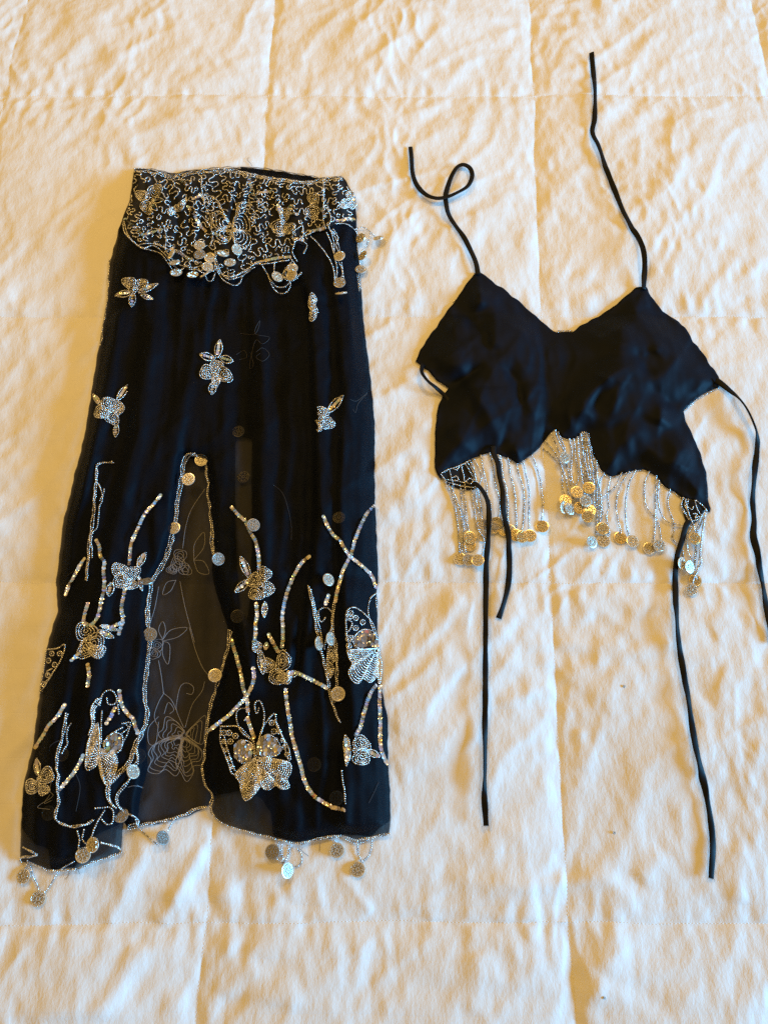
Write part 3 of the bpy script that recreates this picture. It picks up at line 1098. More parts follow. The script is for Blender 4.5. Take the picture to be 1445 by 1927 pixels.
g4 = strand("bead_garland", [z2(c) for c in (
    [(725, 725), (790, 790), (860, 880), (910, 970), (930, 1080), (935, 1150)],
    [(860, 690), (900, 780), (930, 900), (950, 1000), (945, 1100)], [(880, 650), (940, 740), (970, 830), (960, 930), (990, 1000), (1010, 1100)],
    [(900, 680), (920, 760), (930, 860)], [(920, 660), (960, 740), (940, 800), (975, 870)], [(990, 950), (1000, 1040), (980, 1100)], [(650, 760), (690, 800), (660, 870)])], skirt, SO, lift(.003))


def side_dz(x, y):
    return np.where(np.asarray(x) > 670, 0.004, dzf(x, y) + .002)


g5 = strand("bead_garland", [z2(c) for c in (
    [(940, 610), (1030, 610), (1100, 660), (1140, 720)], [(1110, 660), (1170, 640), (1230, 670), (1280, 720), (1300, 740)], [(1240, 700), (1220, 780), (1170, 850), (1150, 920), (1155, 1000)],
    [(1130, 760), (1135, 860), (1150, 960)], [(1140, 1040), (1150, 1120), (1155, 1180)], [(1125, 1050), (1140, 1130), (1145, 1200)])], skirt, SO, side_dz)
for c in [z2(c) for c in ([(560, 740), (600, 760), (650, 720), (720, 700)], [(590, 660), (560, 720), (580, 780), (560, 860), (600, 940)], [(530, 900), (580, 960), (560, 1020), (610, 1060), (640, 1040)], [(640, 600), (660, 680), (640, 760)], [(860, 470), (900, 560), (880, 640), (930, 700)], [(830, 230), (835, 400), (830, 560), (850, 650)])] + [z1(c) for c in ([(960, 200), (965, 330), (990, 420)], [(1200, 330), (1260, 420), (1300, 560)], [(900, 520), (1000, 600), (1060, 720), (1040, 830)], [(620, 650), (640, 760), (630, 860)])]:
    strand("bead_garland", [c], skirt, SO, lift(.0026))
for x, y, kw in ((376, 462, {}), (376, 479, dict(dull=True)), (323, 478, dict(tilt=45, az=170)), (329, 494, dict(tilt=30, az=100)), (332, 513, dict(tilt=20, az=80)), (363, 517, dict(tilt=25, az=90)),
                 (396, 485, {}), (391, 502, {}), (386, 517, dict(tilt=50, az=130))):
    coin(x, y, lift(.005), g1, SO, **kw)
for x, y, kw in ((420, 477, dict(tilt=30, az=60)), (433, 494, dict(tilt=15, az=80)), (446, 470, dict(blue=True))):
    coin(x, y, lift(.006), g2, SO, **kw)
for x, y, kw in ((522, 521, dict(tilt=30, az=10)), (550, 505, {}), (549, 518, dict(tilt=25, az=200))):
    coin(x, y, lift(.005), g3, SO, **kw)
for x, y, kw in ((639, 482, dict(tilt=15, az=180)), (639, 532, dict(dull=True)), (642, 552, dict(tilt=50, az=100))):
    coin(x, y, lift(.005), g4, SO, **kw)
for x, y, kw in ((679, 448, dict(tilt=30, az=180)), (712, 448, dict(tilt=35, az=110)), (683, 481, dict(tilt=40, az=170)), (679, 507, dict(tilt=12, az=90))):
    coin(x, y, side_dz, g5, SO, **kw)

# ------------------------------------------------------------------ flowers, leaves, butterflies on the skirt
flower(255, 545, [(-11, -13, 13, 10, 200), (12, -10, 11, 10, -30)], [(250, 550, 218, 556, 6), (251, 552, 248, 577, 6), (262, 550, 297, 534, 5), (266, 555, 288, 563, 4)])
flower(405, 704, [(-14, -3, 15, 13, 20), (2, -17, 12, 9, 0), (17, 2, 16, 13, 30), (2, 12, 12, 8, 100)], [(409, 672, 414, 640, 7), (403, 675, 377, 667, 7), (415, 673, 438, 680, 7), (401, 720, 399, 742, 7)])
flower(209, 772, [(-3, -13, 16, 11, 0), (-18, 4, 13, 12, 30), (3, 14, 14, 12, 50), (15, -3, 9, 13, 10)], [(222, 752, 241, 725, 6), (220, 800, 218, 822, 5), (190, 762, 176, 742, 4)], clip=lambda x, y: x < 236 - .10 * (y - 770))
flower(604, 788, [(2, -12, 13, 10, 0), (12, 8, 13, 12, 20), (-8, 14, 10, 10, 40)], [(617, 776, 645, 745, 7)], clip=lambda x, y: x > 598)
flower(237, 1086, [(-12, -14, 15, 12, 0), (-8, 8, 16, 13, 30), (14, -8, 14, 12, -30), (8, 13, 14, 10, 10)], [(260, 1066, 274, 1040, 6), (210, 1097, 205, 1122, 7), (262, 1085, 268, 1112, 3)])
flower(490, 1100, [(7, -20, 13, 13, 0), (-12, -8, 12, 14, 40), (-8, 18, 14, 11, 20), (14, 8, 11, 14, 0)], [(470, 1087, 453, 1048, 7), (468, 1092, 443, 1114, 7), (499, 1133, 497, 1162, 5)])
flower(170, 1200, [(-8, -12, 20, 17, 0), (8, 10, 18, 20, 60), (-9, 22, 14, 19, 20), (14, 26, 12, 15, 80)], [(186, 1187, 214, 1200, 6), (190, 1177, 222, 1186, 4)])
flower(523, 1262, [(-18, -10, 13, 13, 0), (10, -17, 13, 20, 10), (0, 12, 18, 14, 20), (14, 14, 10, 13, 70)], [(540, 1270, 562, 1266, 6)])
flower(75, 1466, [(-12, 14, 15, 13, 0), (13, -6, 13, 17, 30), (8, 20, 10, 11, 0)], [(72, 1458, 70, 1428, 6)])
flower(668, 1412, [(12, -13, 17, 13, 30), (12, 13, 15, 16, 40)], [(690, 1412, 714, 1424, 6), (656, 1430, 650, 1384, 6), (655, 1390, 652, 1440, 5)])
flower(588, 580, [(0, -14, 7, 14, 5), (1, 8, 7, 16, 5)], [])
flower(624, 1236, [(0, -4, 9, 20, 5), (-3, 26, 7, 14, 5)], [])
flower(489, 1228, [(-6, -12, 9, 10, 0)], [(490, 1225, 495, 1268, 7), (500, 1222, 502, 1210, 4)])


def butterfly(solid, sequined, edging, circles, tf, name="beaded_butterfly", step=5.1):
    root = None
    for pts, c in solid:
        P, c2 = tf(pts), tf([c])[0]
        ext = max(np.hypot(p[0] - c2[0], p[1] - c2[1]) for p in P)
        n = max(4, int(ext / step))
        b = Beads()
        for l in nest(P, c2, np.linspace(1, .12, n)):
            b.curve(l, dzf, .0026, .00115, 1.2, True, wob=.15)
        if root is None:
            root = b.build(name, M_BEAD, skirt, SO)
        else:
            b.build("wing", M_BEAD, root, SO)
    for pts in sequined:
        P = tf(pts)
        b = Beads()
        b.curve(P, dzf, closed=True, wob=.15)
        b.build("wing_rim", M_BEAD, root, SO)
        q = Sequins()
        A = np.array(P)
        for gx in np.arange(A[:, 0].min() + 4, A[:, 0].max() - 2, 6.4):
            for gy in np.arange(A[:, 1].min() + 4, A[:, 1].max() - 2, 6.4):
                x, y = gx + rng.normal(0, .8), gy + rng.normal(0, .8)
                if inside(np.array([x]), np.array([y]), P)[0]:
                    q.spot(x, y, float(dzf(np.array([x]), np.array([y]))[0]))
        q.build("wing_sequins", root, SO, kind="stuff")
    b = Beads()
    for c in edging:
        b.curve(tf(c), dzf, wob=.2)
    for x, y, r in circles:
        (px, py), (px2, _) = tf([(x, y), (x + r, y)])
        rr = abs(px2 - px)
        b.curve(petal_pts(px, py, rr, rr, 0, 0), dzf, .0024, .001, 1.1, True, wob=0)
        b.dot(px, py, float(dzf(np.array([px]), np.array([py]))[0]), .0013)
    b.build("wing_edging", M_BEAD, root, SO)
    return root


butterfly(
    [([(430, 775), (490, 760), (560, 775), (650, 800), (655, 870), (630, 910), (645, 970), (590, 980), (555, 955), (500, 985), (450, 960), (420, 880)], (425, 790)),
     ([(405, 770), (330, 815), (270, 880), (300, 930), (310, 990), (340, 1060), (400, 1020), (440, 960), (430, 860), (420, 790)], (420, 785))],
    [[(420, 720), (440, 640), (500, 600), (560, 640), (585, 700), (560, 745), (490, 755), (425, 760)], [(405, 750), (385, 665), (310, 640), (265, 690), (275, 760), (320, 800), (390, 775)]],
    [[(170, 545), (165, 640), (190, 720), (220, 800), (245, 870), (275, 880)], [(170, 545), (290, 545), (350, 600), (400, 660), (412, 760)], [(195, 620), (215, 700), (245, 790), (265, 850)],
     [(430, 660), (450, 580), (490, 510), (545, 455), (560, 540), (600, 620), (640, 690), (655, 770)], [(550, 500), (575, 560), (610, 650), (625, 740), (645, 780)],
     [(400, 650), (320, 590), (285, 520), (278, 450), (310, 420), (350, 425), (362, 465), (335, 500)], [(430, 650), (460, 560), (472, 460), (445, 370), (410, 380), (408, 430), (425, 455), (435, 420)]],
    [(190, 590, 18), (228, 590, 18), (272, 612, 18), (237, 650, 18), (190, 650, 14), (200, 710, 14), (225, 770, 14), (245, 825, 14), (525, 520, 18), (540, 580, 18), (575, 580, 14), (600, 640, 14), (612, 690, 15), (630, 740, 14)], z8)
butterfly(
    [([(1262, 10), (1180, 10), (1062, 14), (1064, 70), (1085, 105), (1060, 170), (1090, 230), (1130, 243), (1160, 210), (1210, 238), (1255, 190), (1272, 100)], (1262, 0)),
     ([(1258, 30), (1285, 90), (1283, 200), (1272, 250), (1262, 200), (1256, 100)], (1262, 30))],
    [[(1262, -30), (1240, -110), (1160, -130), (1098, -80), (1095, -30), (1150, 5), (1255, -5)]], [], [], z8)
q6 = Beads()
for c in ([(1250, 1120), (1215, 1030), (1150, 960), (1090, 925), (1040, 945), (1030, 1020)], [(1030, 1010), (1075, 1030), (1060, 1080), (1030, 1120), (1080, 1130), (1060, 1180), (1040, 1230), (1060, 1290)],
          [(1245, 825), (1205, 860), (1190, 940), (1200, 1020), (1230, 1100), (1255, 1160)], [(1040, 950), (1030, 1050), (1040, 1150), (1065, 1260)], [(1245, 860), (1250, 920)]):
    q6.curve(z6(c), dzf)
for x, y in ((1100, 1000), (1150, 1030), (1100, 1072), (1062, 965), (1060, 990), (1048, 1150), (1052, 1200)):
    px, py = z6([(x, y)])[0]
    q6.curve(petal_pts(px, py, 4.6, 4.6, 0, 0), dzf, .0024, .001, 1.1, True, wob=0)
    q6.dot(px, py, float(dzf(np.array([px]), np.array([py]))[0]), .0013)
q6.build("wing_edging", M_BEAD, skirt, SO)
butterfly(
    [([(625, 690), (580, 760), (548, 860), (540, 1010), (590, 1010), (630, 960), (640, 850)], (635, 820)),
     ([(640, 880), (690, 880), (750, 910), (765, 980), (740, 1060), (690, 1130), (650, 1060), (635, 960)], (640, 890))],
    [[(690, 800), (740, 755), (800, 780), (795, 850), (770, 895), (700, 900), (665, 840)]],
    [[(655, 500), (600, 540), (575, 600), (585, 690), (560, 770)], [(640, 540), (600, 600), (600, 680), (575, 740)], [(800, 690), (860, 685), (840, 760), (810, 820), (790, 880)],
     [(820, 690), (845, 720), (800, 760)], [(775, 620), (770, 560), (750, 480), (710, 450), (660, 480), (640, 560)], [(690, 510), (700, 550), (745, 550), (768, 510)], [(655, 600), (650, 700), (650, 830)], [(690, 790), (760, 740), (800, 720)]],
    [(625, 530, 17), (595, 575, 14), (590, 610, 14), (590, 645, 12)], z7)
# fragment of a wing at the left edge
b = Beads()
for c in ([(260, 160), (330, 155), (390, 125), (380, 190), (350, 260), (310, 320), (270, 390), (215, 470)], [(260, 160), (245, 260), (230, 360), (212, 470)], [(300, 300), (260, 320), (290, 350), (255, 390), (230, 420)]):
    b.curve(z7(c), dzf)
for x, y in ((298, 190), (355, 190), (275, 240), (320, 270), (270, 345), (240, 410)):
    px, py = z7([(x, y)])[0]
    b.curve(petal_pts(px, py, 4.4, 4.4, 0, 0), dzf, .0024, .001, 1.1, True, wob=0)
    b.dot(px, py, float(dzf(np.array([px]), np.array([py]))[0]), .0012)
b.build("beaded_wing", M_BEAD, skirt, SO)

# ------------------------------------------------------------------ sequin vines
VINES = [z5(c) for c in (
    [(975, 330), (930, 390), (880, 440), (840, 500), (800, 590), (770, 650), (750, 720), (745, 780), (740, 850)],
    [(490, 670), (515, 720), (520, 790), (550, 830), (545, 900), (550, 980), (545, 1060), (525, 1140), (515, 1200), (490, 1270), (450, 1310)],
    [(425, 1150), (405, 1220), (395, 1290), (420, 1310)], [(400, 810), (360, 870), (320, 950), (280, 1020), (260, 1080)],
    [(705, 1045), (690, 1120), (680, 1200), (690, 1260), (660, 1380)], [(690, 1290), (640, 1310), (600, 1330)])]
VINES += [z6(c) for c in (
    [(215, 210), (260, 260), (310, 310), (350, 390), (385, 450), (400, 520), (410, 600), (410, 650)],
    [(770, 560), (720, 600), (680, 660), (640, 740), (610, 820), (590, 900), (575, 980), (580, 1060), (580, 1130), (575, 1210)],
    [(870, 275), (900, 340), (935, 400), (990, 450), (1020, 500), (1060, 560), (1110, 600), (1170, 650), (1215, 700), (1245, 780)],
    [(1235, 200), (1190, 240), (1150, 310), (1120, 380), (1090, 460), (1070, 540), (1040, 600), (1010, 660), (990, 730), (970, 800), (955, 880)],
    [(905, 840), (885, 900)], [(390, 900), (395, 980), (385, 1060), (385, 1120), (375, 1170)], [(480, 1120), (510, 1180), (545, 1240)], [(620, 1390), (690, 1395)])]
VINES += [z8(c) for c in (
    [(245, -60), (290, 100), (310, 180), (325, 270), (350, 350), (360, 440)],
    [(395, 140), (400, 220), (370, 300), (330, 360), (280, 410), (230, 465), (170, 510), (120, 550), (80, 580)],
    [(620, 290), (630, 380), (640, 450), (655, 540), (665, 610), (685, 680), (705, 750), (730, 830), (745, 900), (775, 970), (820, 1030), (880, 1070), (940, 1105), (1000, 1120), (1030, 1125)],
    [(720, 180), (780, 210), (840, 240), (905, 275)], [(1250, 260), (1210, 320), (1185, 390), (1165, 460), (1145, 540), (1110, 610)],
    [(1280, 270), (1275, 380), (1280, 500), (1280, 640), (1290, 720), (1325, 800)], [(355, 490), (380, 560), (400, 620)])]
VINES += [z7(c) for c in (
    [(390, 560), (330, 650), (280, 700), (240, 770), (180, 860)], [(520, 920), (500, 970), (450, 1050), (410, 1100), (350, 1165)], [(780, 460), (800, 560), (840, 620), (880, 660), (895, 710), (910, 760)],
    [(750, 580), (720, 640), (690, 690)], [(505, 180), (470, 210), (440, 240)], [(555, 270), (565, 340), (555, 420)])]
for c in VINES:
    q = Sequins()
    q.curve(c, lift(.0006))
    q.build("sequin_vine", skirt, SO)

# ------------------------------------------------------------------ bead trims along slits and hem
hem = lambda x, y: np.maximum(front_dz(x, y), back_dz(x, y)) + 0.0007


def trim(c, off=2.6, n=2, dz=hem, **kw):
    c = np.array(c, float)
    out = []
    for k in range(n):
        out.append([(x + (k - (n - 1) / 2) * off, y + (k - (n - 1) / 2) * off * .7) for x, y in c])
    return strand("bead_trim", out, skirt, SO, dz, wob=.9, **kw)


T1 = trim(z5([(1240, 25), (1180, 25), (1145, 100), (1130, 200), (1115, 300), (1095, 400), (1090, 500), (1070, 600), (1040, 720), (1000, 830), (940, 930), (900, 1010), (890, 1100), (870, 1250), (885, 1350), (890, 1440)]) +
          z7([(985, 250), (965, 400), (960, 520), (980, 620), (960, 710), (925, 790), (890, 860), (855, 960), (800, 1030), (720, 1110), (700, 1170), (710, 1250), (745, 1285)]), n=3)
T1b = trim(z7([(905, 860), (910, 960), (880, 1010), (850, 1090), (780, 1180), (760, 1240), (800, 1310), (870, 1350), (910, 1380), (905, 1420)]))
T2 = trim(z5([(1240, 30), (1310, 90), (1320, 170), (1335, 260), (1330, 330), (1345, 420), (1350, 490), (1365, 600), (1370, 770)]))
T2b = trim(z6([(200, 1090), (190, 1190)]) + z8([(220, 0), (180, 130), (140, 270), (100, 390), (80, 500), (70, 600), (55, 750), (40, 850), (60, 950), (110, 1020), (100, 1120), (150, 1200), (250, 1250), (370, 1280), (500, 1315),
           (620, 1345), (720, 1360), (840, 1330), (960, 1310), (1030, 1310), (1120, 1335), (1250, 1310), (1340, 1290)]))
trim(z6([(150, 1380), (185, 1200), (215, 1100)]), n=1)
T3 = trim(z5([(610, 80), (500, 100), (490, 220), (475, 350), (465, 500), (440, 650), (430, 800), (410, 970)]))
trim(z5([(500, 240), (540, 330), (510, 440), (500, 560), (460, 610), (450, 680), (460, 800)]), n=1)
trim(z5([(550, 285), (520, 370)]), n=1)
T4 = trim(z7([(405, 620), (380, 760), (340, 900), (330, 1000), (345, 1080), (335, 1150), (345, 1250), (325, 1370), (400, 1420), (480, 1425), (550, 1410), (590, 1385)]))
trim(z7([(430, 690), (400, 760), (410, 830), (370, 900)]), n=1)
T5 = trim(zb([(150, 670), (270, 715), (440, 705), (560, 660), (680, 620), (755, 590), (720, 555), (620, 525)]))
trim(zb([(70, 650), (70, 630), (120, 622), (175, 610), (150, 590), (90, 560)]))
T6 = trim(zb([(800, 435), (900, 405), (1050, 375), (1150, 350), (1260, 300), (1330, 280)]), dz=lambda x, y: back_dz(x, y) + .0006)
trim(zb([(800, 435), (810, 410), (870, 385)]), n=1)
T7 = trim(z6([(765, 770), (790, 900), (820, 1080), (850, 1230)]) + z8([(870, 30), (910, 190), (930, 310), (960, 420), (995, 510)]))
T8 = trim(z6([(950, 880), (940, 960), (935, 1100), (960, 1200), (965, 1440)]) + z8([(960, 370)]))
trim(z6([(880, 1000), (860, 1030), (835, 1000), (840, 950), (880, 925), (925, 950), (935, 1010), (925, 1080), (890, 1150), (880, 1220)]), n=1)
trim(z6([(780, 800), (810, 940), (860, 1150)]), n=1)
trim(z8([(1010, 850), (1020, 920), (1030, 1010), (1035, 1080)]), n=1)
trim([(207, 490), (203, 550), (197, 600), (190, 650)], n=1)
trim(zb([(580, 290), (680, 290), (700, 340), (690, 390), (650, 400), (625, 370)]), n=1)
trim(z5([(1355, 610), (1350, 680), (1370, 770)]), n=1)
trim(z5([(895, 1020), (880, 1150), (895, 1260), (870, 1380)]), n=1)

# coins on the skirt, each on the trim it hangs from
flat = lambda h: (lambda x, y: front_dz(x, y) + h)
for par, x, y, kw in ((T1, 379, 866, {}), (T1, 355, 902, {}), (T1, 328, 994, {}), (T1, 277, 1094, dict(tilt=48, az=90, dull=True)), (T1, 283, 1194, dict(dull=True)),
                      (T2, 411, 1052, dict(tilt=30, az=-14, dull=True)), (T2b, 405, 1271, {}), (T8, 618, 1091, dict(tilt=40, az=10)), (T7, 600, 1211, dict(tilt=62, az=0)),
                      (T8, 622, 1202, dict(tilt=55, az=0)), (T8, 636, 1306, {}), (T1b, 251, 1452, dict(tilt=52, az=20)), (T1b, 228, 1533, dict(dull=True)), (T2, 477, 988, dict(dull=True, tilt=22, az=-14)),
                      (T4, 157, 1609, {}), (T4, 175, 1590, dict(tilt=20, az=180))):
    coin(x, y, flat(.003), par, SO, **kw)
for par, x, y in ((T2, 449, 812), (T2, 458.5, 898), (T2, 447, 1160), (T7, 638, 974), (T2b, 633, 1502), (T2b, 591, 1439), (T4, 117, 1420), (T4, 92, 1530), (T1b, 262, 1423)):
    coin(x, y, lambda a, b_: back_dz(a, b_) + .0004, par, SO, dull=False)          # seen dimly through the chiffon


def low_dz(x, y):
    on = inside(x, y, SIL)
    return np.where(on, hem(x, y) + .001, .0012)


h1 = strand("hem_loop", [zb(c) for c in ([(110, 680), (95, 715)], [(115, 650), (140, 720), (180, 810), (205, 870)], [(205, 870), (250, 850), (290, 780), (320, 730), (370, 690), (430, 655)], [(130, 660), (150, 740), (190, 830)])], skirt, SO, low_dz, M_CLEAR)
coin(45, 1649, low_dz, h1, SO)
coin(72.6, 1691, low_dz, h1, SO)
h2 = strand("hem_loop", [zb(c) for c in ([(455, 450), (470, 500), (465, 560)], [(500, 440), (490, 500), (520, 540)], [(550, 490), (580, 410), (620, 340), (640, 310)])], skirt, SO, low_dz)
h3 = strand("hem_loop", [zb(c) for c in ([(850, 370), (870, 420), (930, 480), (1000, 540)], [(1065, 460), (1090, 400), (1120, 360)])], skirt, SO, low_dz, M_CLEAR)
coin(306.5, 1577, low_dz, h3, SO, tilt=52, az=25, dull=True)
h4 = strand("hem_loop", [zc(c) for c in ([(500, 420), (490, 460), (520, 500), (480, 540), (530, 575)], [(525, 440), (525, 520), (550, 560), (580, 510), (575, 470)], [(640, 470), (670, 510), (670, 570), (630, 605), (600, 595)], [(590, 450), (570, 520), (540, 570)])], skirt, SO, low_dz, M_CLEAR)
coin(513, 1603, low_dz, h4, SO, dull=True)
coin(541, 1638, low_dz, h4, SO, tilt=48, az=5)
h5 = strand("hem_loop", [zc(c) for c in ([(920, 410), (940, 430)], [(1090, 420), (1100, 500), (1120, 560)], [(1200, 410), (1195, 480), (1170, 530), (1130, 565)], [(1000, 400), (1080, 430), (1180, 400)])], skirt, SO, low_dz, M_CLEAR)
coin(634, 1600, low_dz, h5, SO)
coin(673, 1636, low_dz, h5, SO)

# ------------------------------------------------------------------ stitched outlines seen on the back panel
bz = lambda x, y: back_dz(x, y) + .0003
curv = []
for pts, c, n in (([(1250, 740), (1180, 670), (1110, 640), (1090, 720), (1060, 760), (1080, 810), (1180, 800)], (1230, 770), 3),
                  ([(1230, 780), (1150, 790), (1030, 830), (985, 900), (1010, 960), (985, 1020), (1060, 1050), (1110, 1020), (1180, 1060), (1220, 980), (1230, 860)], (1220, 800), 7),
                  ([(1250, 790), (1320, 830), (1380, 900), (1370, 980), (1310, 1000), (1320, 1060), (1260, 1105), (1220, 1040), (1180, 980), (1210, 870)], (1240, 800), 6),
                  ([(1260, 760), (1310, 700), (1395, 640), (1390, 760), (1370, 840), (1300, 810)], (1255, 770), 3)):
    for l in nest(pts, c, np.linspace(1, .2, n + 2)):
        l = [(x + rng.normal(0, 5), y + rng.normal(0, 5)) for x, y in l]
        curv.append(z7(l + [l[0]]))
for c in ([(1240, 720), (1190, 600), (1190, 540), (1215, 430), (1260, 400), (1310, 430), (1300, 480), (1260, 475)], [(1250, 720), (1300, 560), (1370, 460), (1390, 390)], [(1100, 470), (1060, 540), (1030, 640), (1060, 720)], [(1060, 640), (990, 720), (990, 830), (1040, 830), (1060, 680)],
          [(1090, 470), (1150, 520), (1190, 600)], [(1100, 620), (1130, 540), (1170, 590), (1140, 620)], [(1060, 240), (1080, 350), (1095, 470)], [(1280, 0), (1320, 150), (1370, 280), (1420, 350)]):
    curv.append(z7(c))
tube("thread_butterfly", curv, .00035, M_THREAD, skirt, SO, bz, 4)
curv = []
for cx, cy, r in ((1120, 790, 55), (1060, 890, 40), (1160, 890, 50), (1100, 850, 60)):
    for l in (1, .7, .4):
        p = petal_pts(cx, cy, r * l, r * l * .85, rng.random() * 3, .14)
        curv.append(z5(p + [p[0]]))
for c in ([(1225, 820), (1230, 700), (1300, 610), (1300, 720), (1225, 820)], [(1225, 820), (1300, 830), (1340, 920), (1260, 910), (1225, 820)], [(1090, 970), (1020, 990), (990, 1080), (1050, 1050), (1090, 970)], [(1140, 730), (1165, 560), (1210, 430), (1310, 280)], [(1120, 980), (1160, 1180), (1230, 1440)], [(960, 1020), (930, 1180), (890, 1310)]):
    curv.append(z5(c))
tube("thread_flower", curv, .00035, M_THREAD, skirt, SO, bz, 4)
curv = []
for cx, cy, r in ((1050, 130, 45), (1030, 190, 40)):
    for l in (1, .6, .3):
        p = petal_pts(cx, cy, r * l, r * l, rng.random() * 3, .14)
        curv.append(z7(p + [p[0]]))
for c in ([(1090, 90), (1060, 20), (1090, -40), (1110, 20), (1090, 90)], [(1090, 90), (1150, 20), (1265, 5), (1200, 70), (1090, 100)], [(1090, 100), (1140, 130), (1130, 265), (1090, 200), (1090, 100)]):
    curv.append(z7(c))
tube("thread_flower", curv, .00035, M_THREAD, skirt, SO, bz, 4)
# dark outlines glimpsed in the chiffon, and loose ends
curv = [z4(c) for c in ([(210, 190), (300, 200), (340, 170), (360, 90), (320, 190), (430, 220), (380, 270), (330, 240), (300, 330), (280, 450), (310, 430), (290, 340)], [(180, 350), (240, 320), (260, 370), (200, 390)], [(330, 330), (380, 300), (430, 350), (380, 400), (330, 370), (360, 340)], [(1040, 690), (1090, 700), (1170, 640), (1100, 720), (1080, 790), (1060, 760)])]
tube("dark_thread_outline", curv[:3], .00028, M_DARKTHREAD, skirt, SO, dzf, 4)
tube("dark_thread_outline", curv[3:], .00028, M_DARKTHREAD, skirt, SO, dzf, 4)
curv = [z6([(510, 45), (580, 110), (620, 230), (640, 340), (640, 440)]), z5([(270, 935), (340, 890), (410, 870)]), z7([(280, 860), (310, 830), (355, 810)]), zb([(860, 135), (900, 155), (910, 150)]), zb([(800, 150), (840, 140), (910, 152)]),
        zb([(290, 60), (270, 170), (290, 210), (200, 270), (190, 290), (270, 300)]), zb([(270, 200), (230, 260), (280, 240)]), z7([(470, 1050), (500, 1150), (470, 1320)]), z8([(1270, 930), (1240, 1000), (1200, 1080)])]
for k, c in enumerate(curv):
    tube("loose_thread", [c], .00022, M_THREAD if 2 < k < 7 else M_DARKTHREAD, skirt, SO, lambda x, y: dzf(x, y) + .0006, 4)
for c in [z2([(210, 110), (195, 80), (170, 55), (165, 38), (185, 30)]), zc([(660, 470), (690, 500), (725, 525)]), zb([(440, 690), (460, 710), (470, 740)]), zb([(400, 710), (395, 750), (370, 775)]), zc([(810, 425), (808, 490)])]:
    tube("loose_thread", [c], .00022, M_DARKTHREAD, skirt, SO, .0015, 4)

# ------------------------------------------------------------------ the top
TOP = Z(760, 480, 4.25, [(570, 138), (615, 136), (660, 175), (740, 235), (790, 262), (820, 290), (860, 325), (1000, 440), (1080, 515), (1150, 575), (1210, 615), (1275, 618), (1340, 614)]) + \
    Z(1050, 480, 3.658, [(100, 525), (140, 492), (200, 465), (270, 425), (350, 375), (400, 340), (450, 290), (530, 228), (560, 220), (605, 215), (640, 290), (720, 390), (780, 428), (830, 460), (870, 495), (900, 540), (930, 600), (960, 630), (1000, 690), (1020, 710), (1050, 765), (1070, 785), (1100, 830), (1108, 865), (1105, 905),
                            (1040, 935), (960, 980), (900, 1030), (860, 1072), (868, 1110), (880, 1150), (910, 1210), (940, 1280), (970, 1340), (990, 1400), (1005, 1460), (1015, 1500)]) + \
    zB([(1240, 430), (1248, 520), (1250, 600), (1262, 640), (1272, 672), (1265, 705), (1240, 682), (1160, 612), (1110, 600), (1040, 580), (1000, 545), (960, 525), (900, 480), (860, 425), (800, 390), (770, 375), (700, 380), (620, 400), (520, 430), (460, 400), (410, 310), (370, 240), (350, 150), (340, 100), (300, 92),
        (270, 130), (215, 150), (150, 130), (125, 100), (95, 70)]) + \
    zA([(1230, 170), (1130, 300), (1060, 365), (1000, 405), (930, 445), (890, 420), (830, 390), (800, 378), (760, 360), (690, 345), (600, 365), (500, 410), (380, 465), (290, 495), (240, 530), (250, 600), (210, 552), (182, 480), (180, 390), (185, 300), (186, 160)]) + \
    Z(760, 480, 4.25, [(255, 1350), (262, 1280), (280, 1200), (305, 1130), (360, 1062), (310, 1030), (260, 1000), (200, 930), (130, 875), (95, 850), (130, 760), (180, 680), (260, 570), (350, 440), (400, 380), (450, 300), (500, 230)])
z5b = lambda p: Z(760, 480, 4.25, p)
z6b = lambda p: Z(1050, 480, 3.658, p)
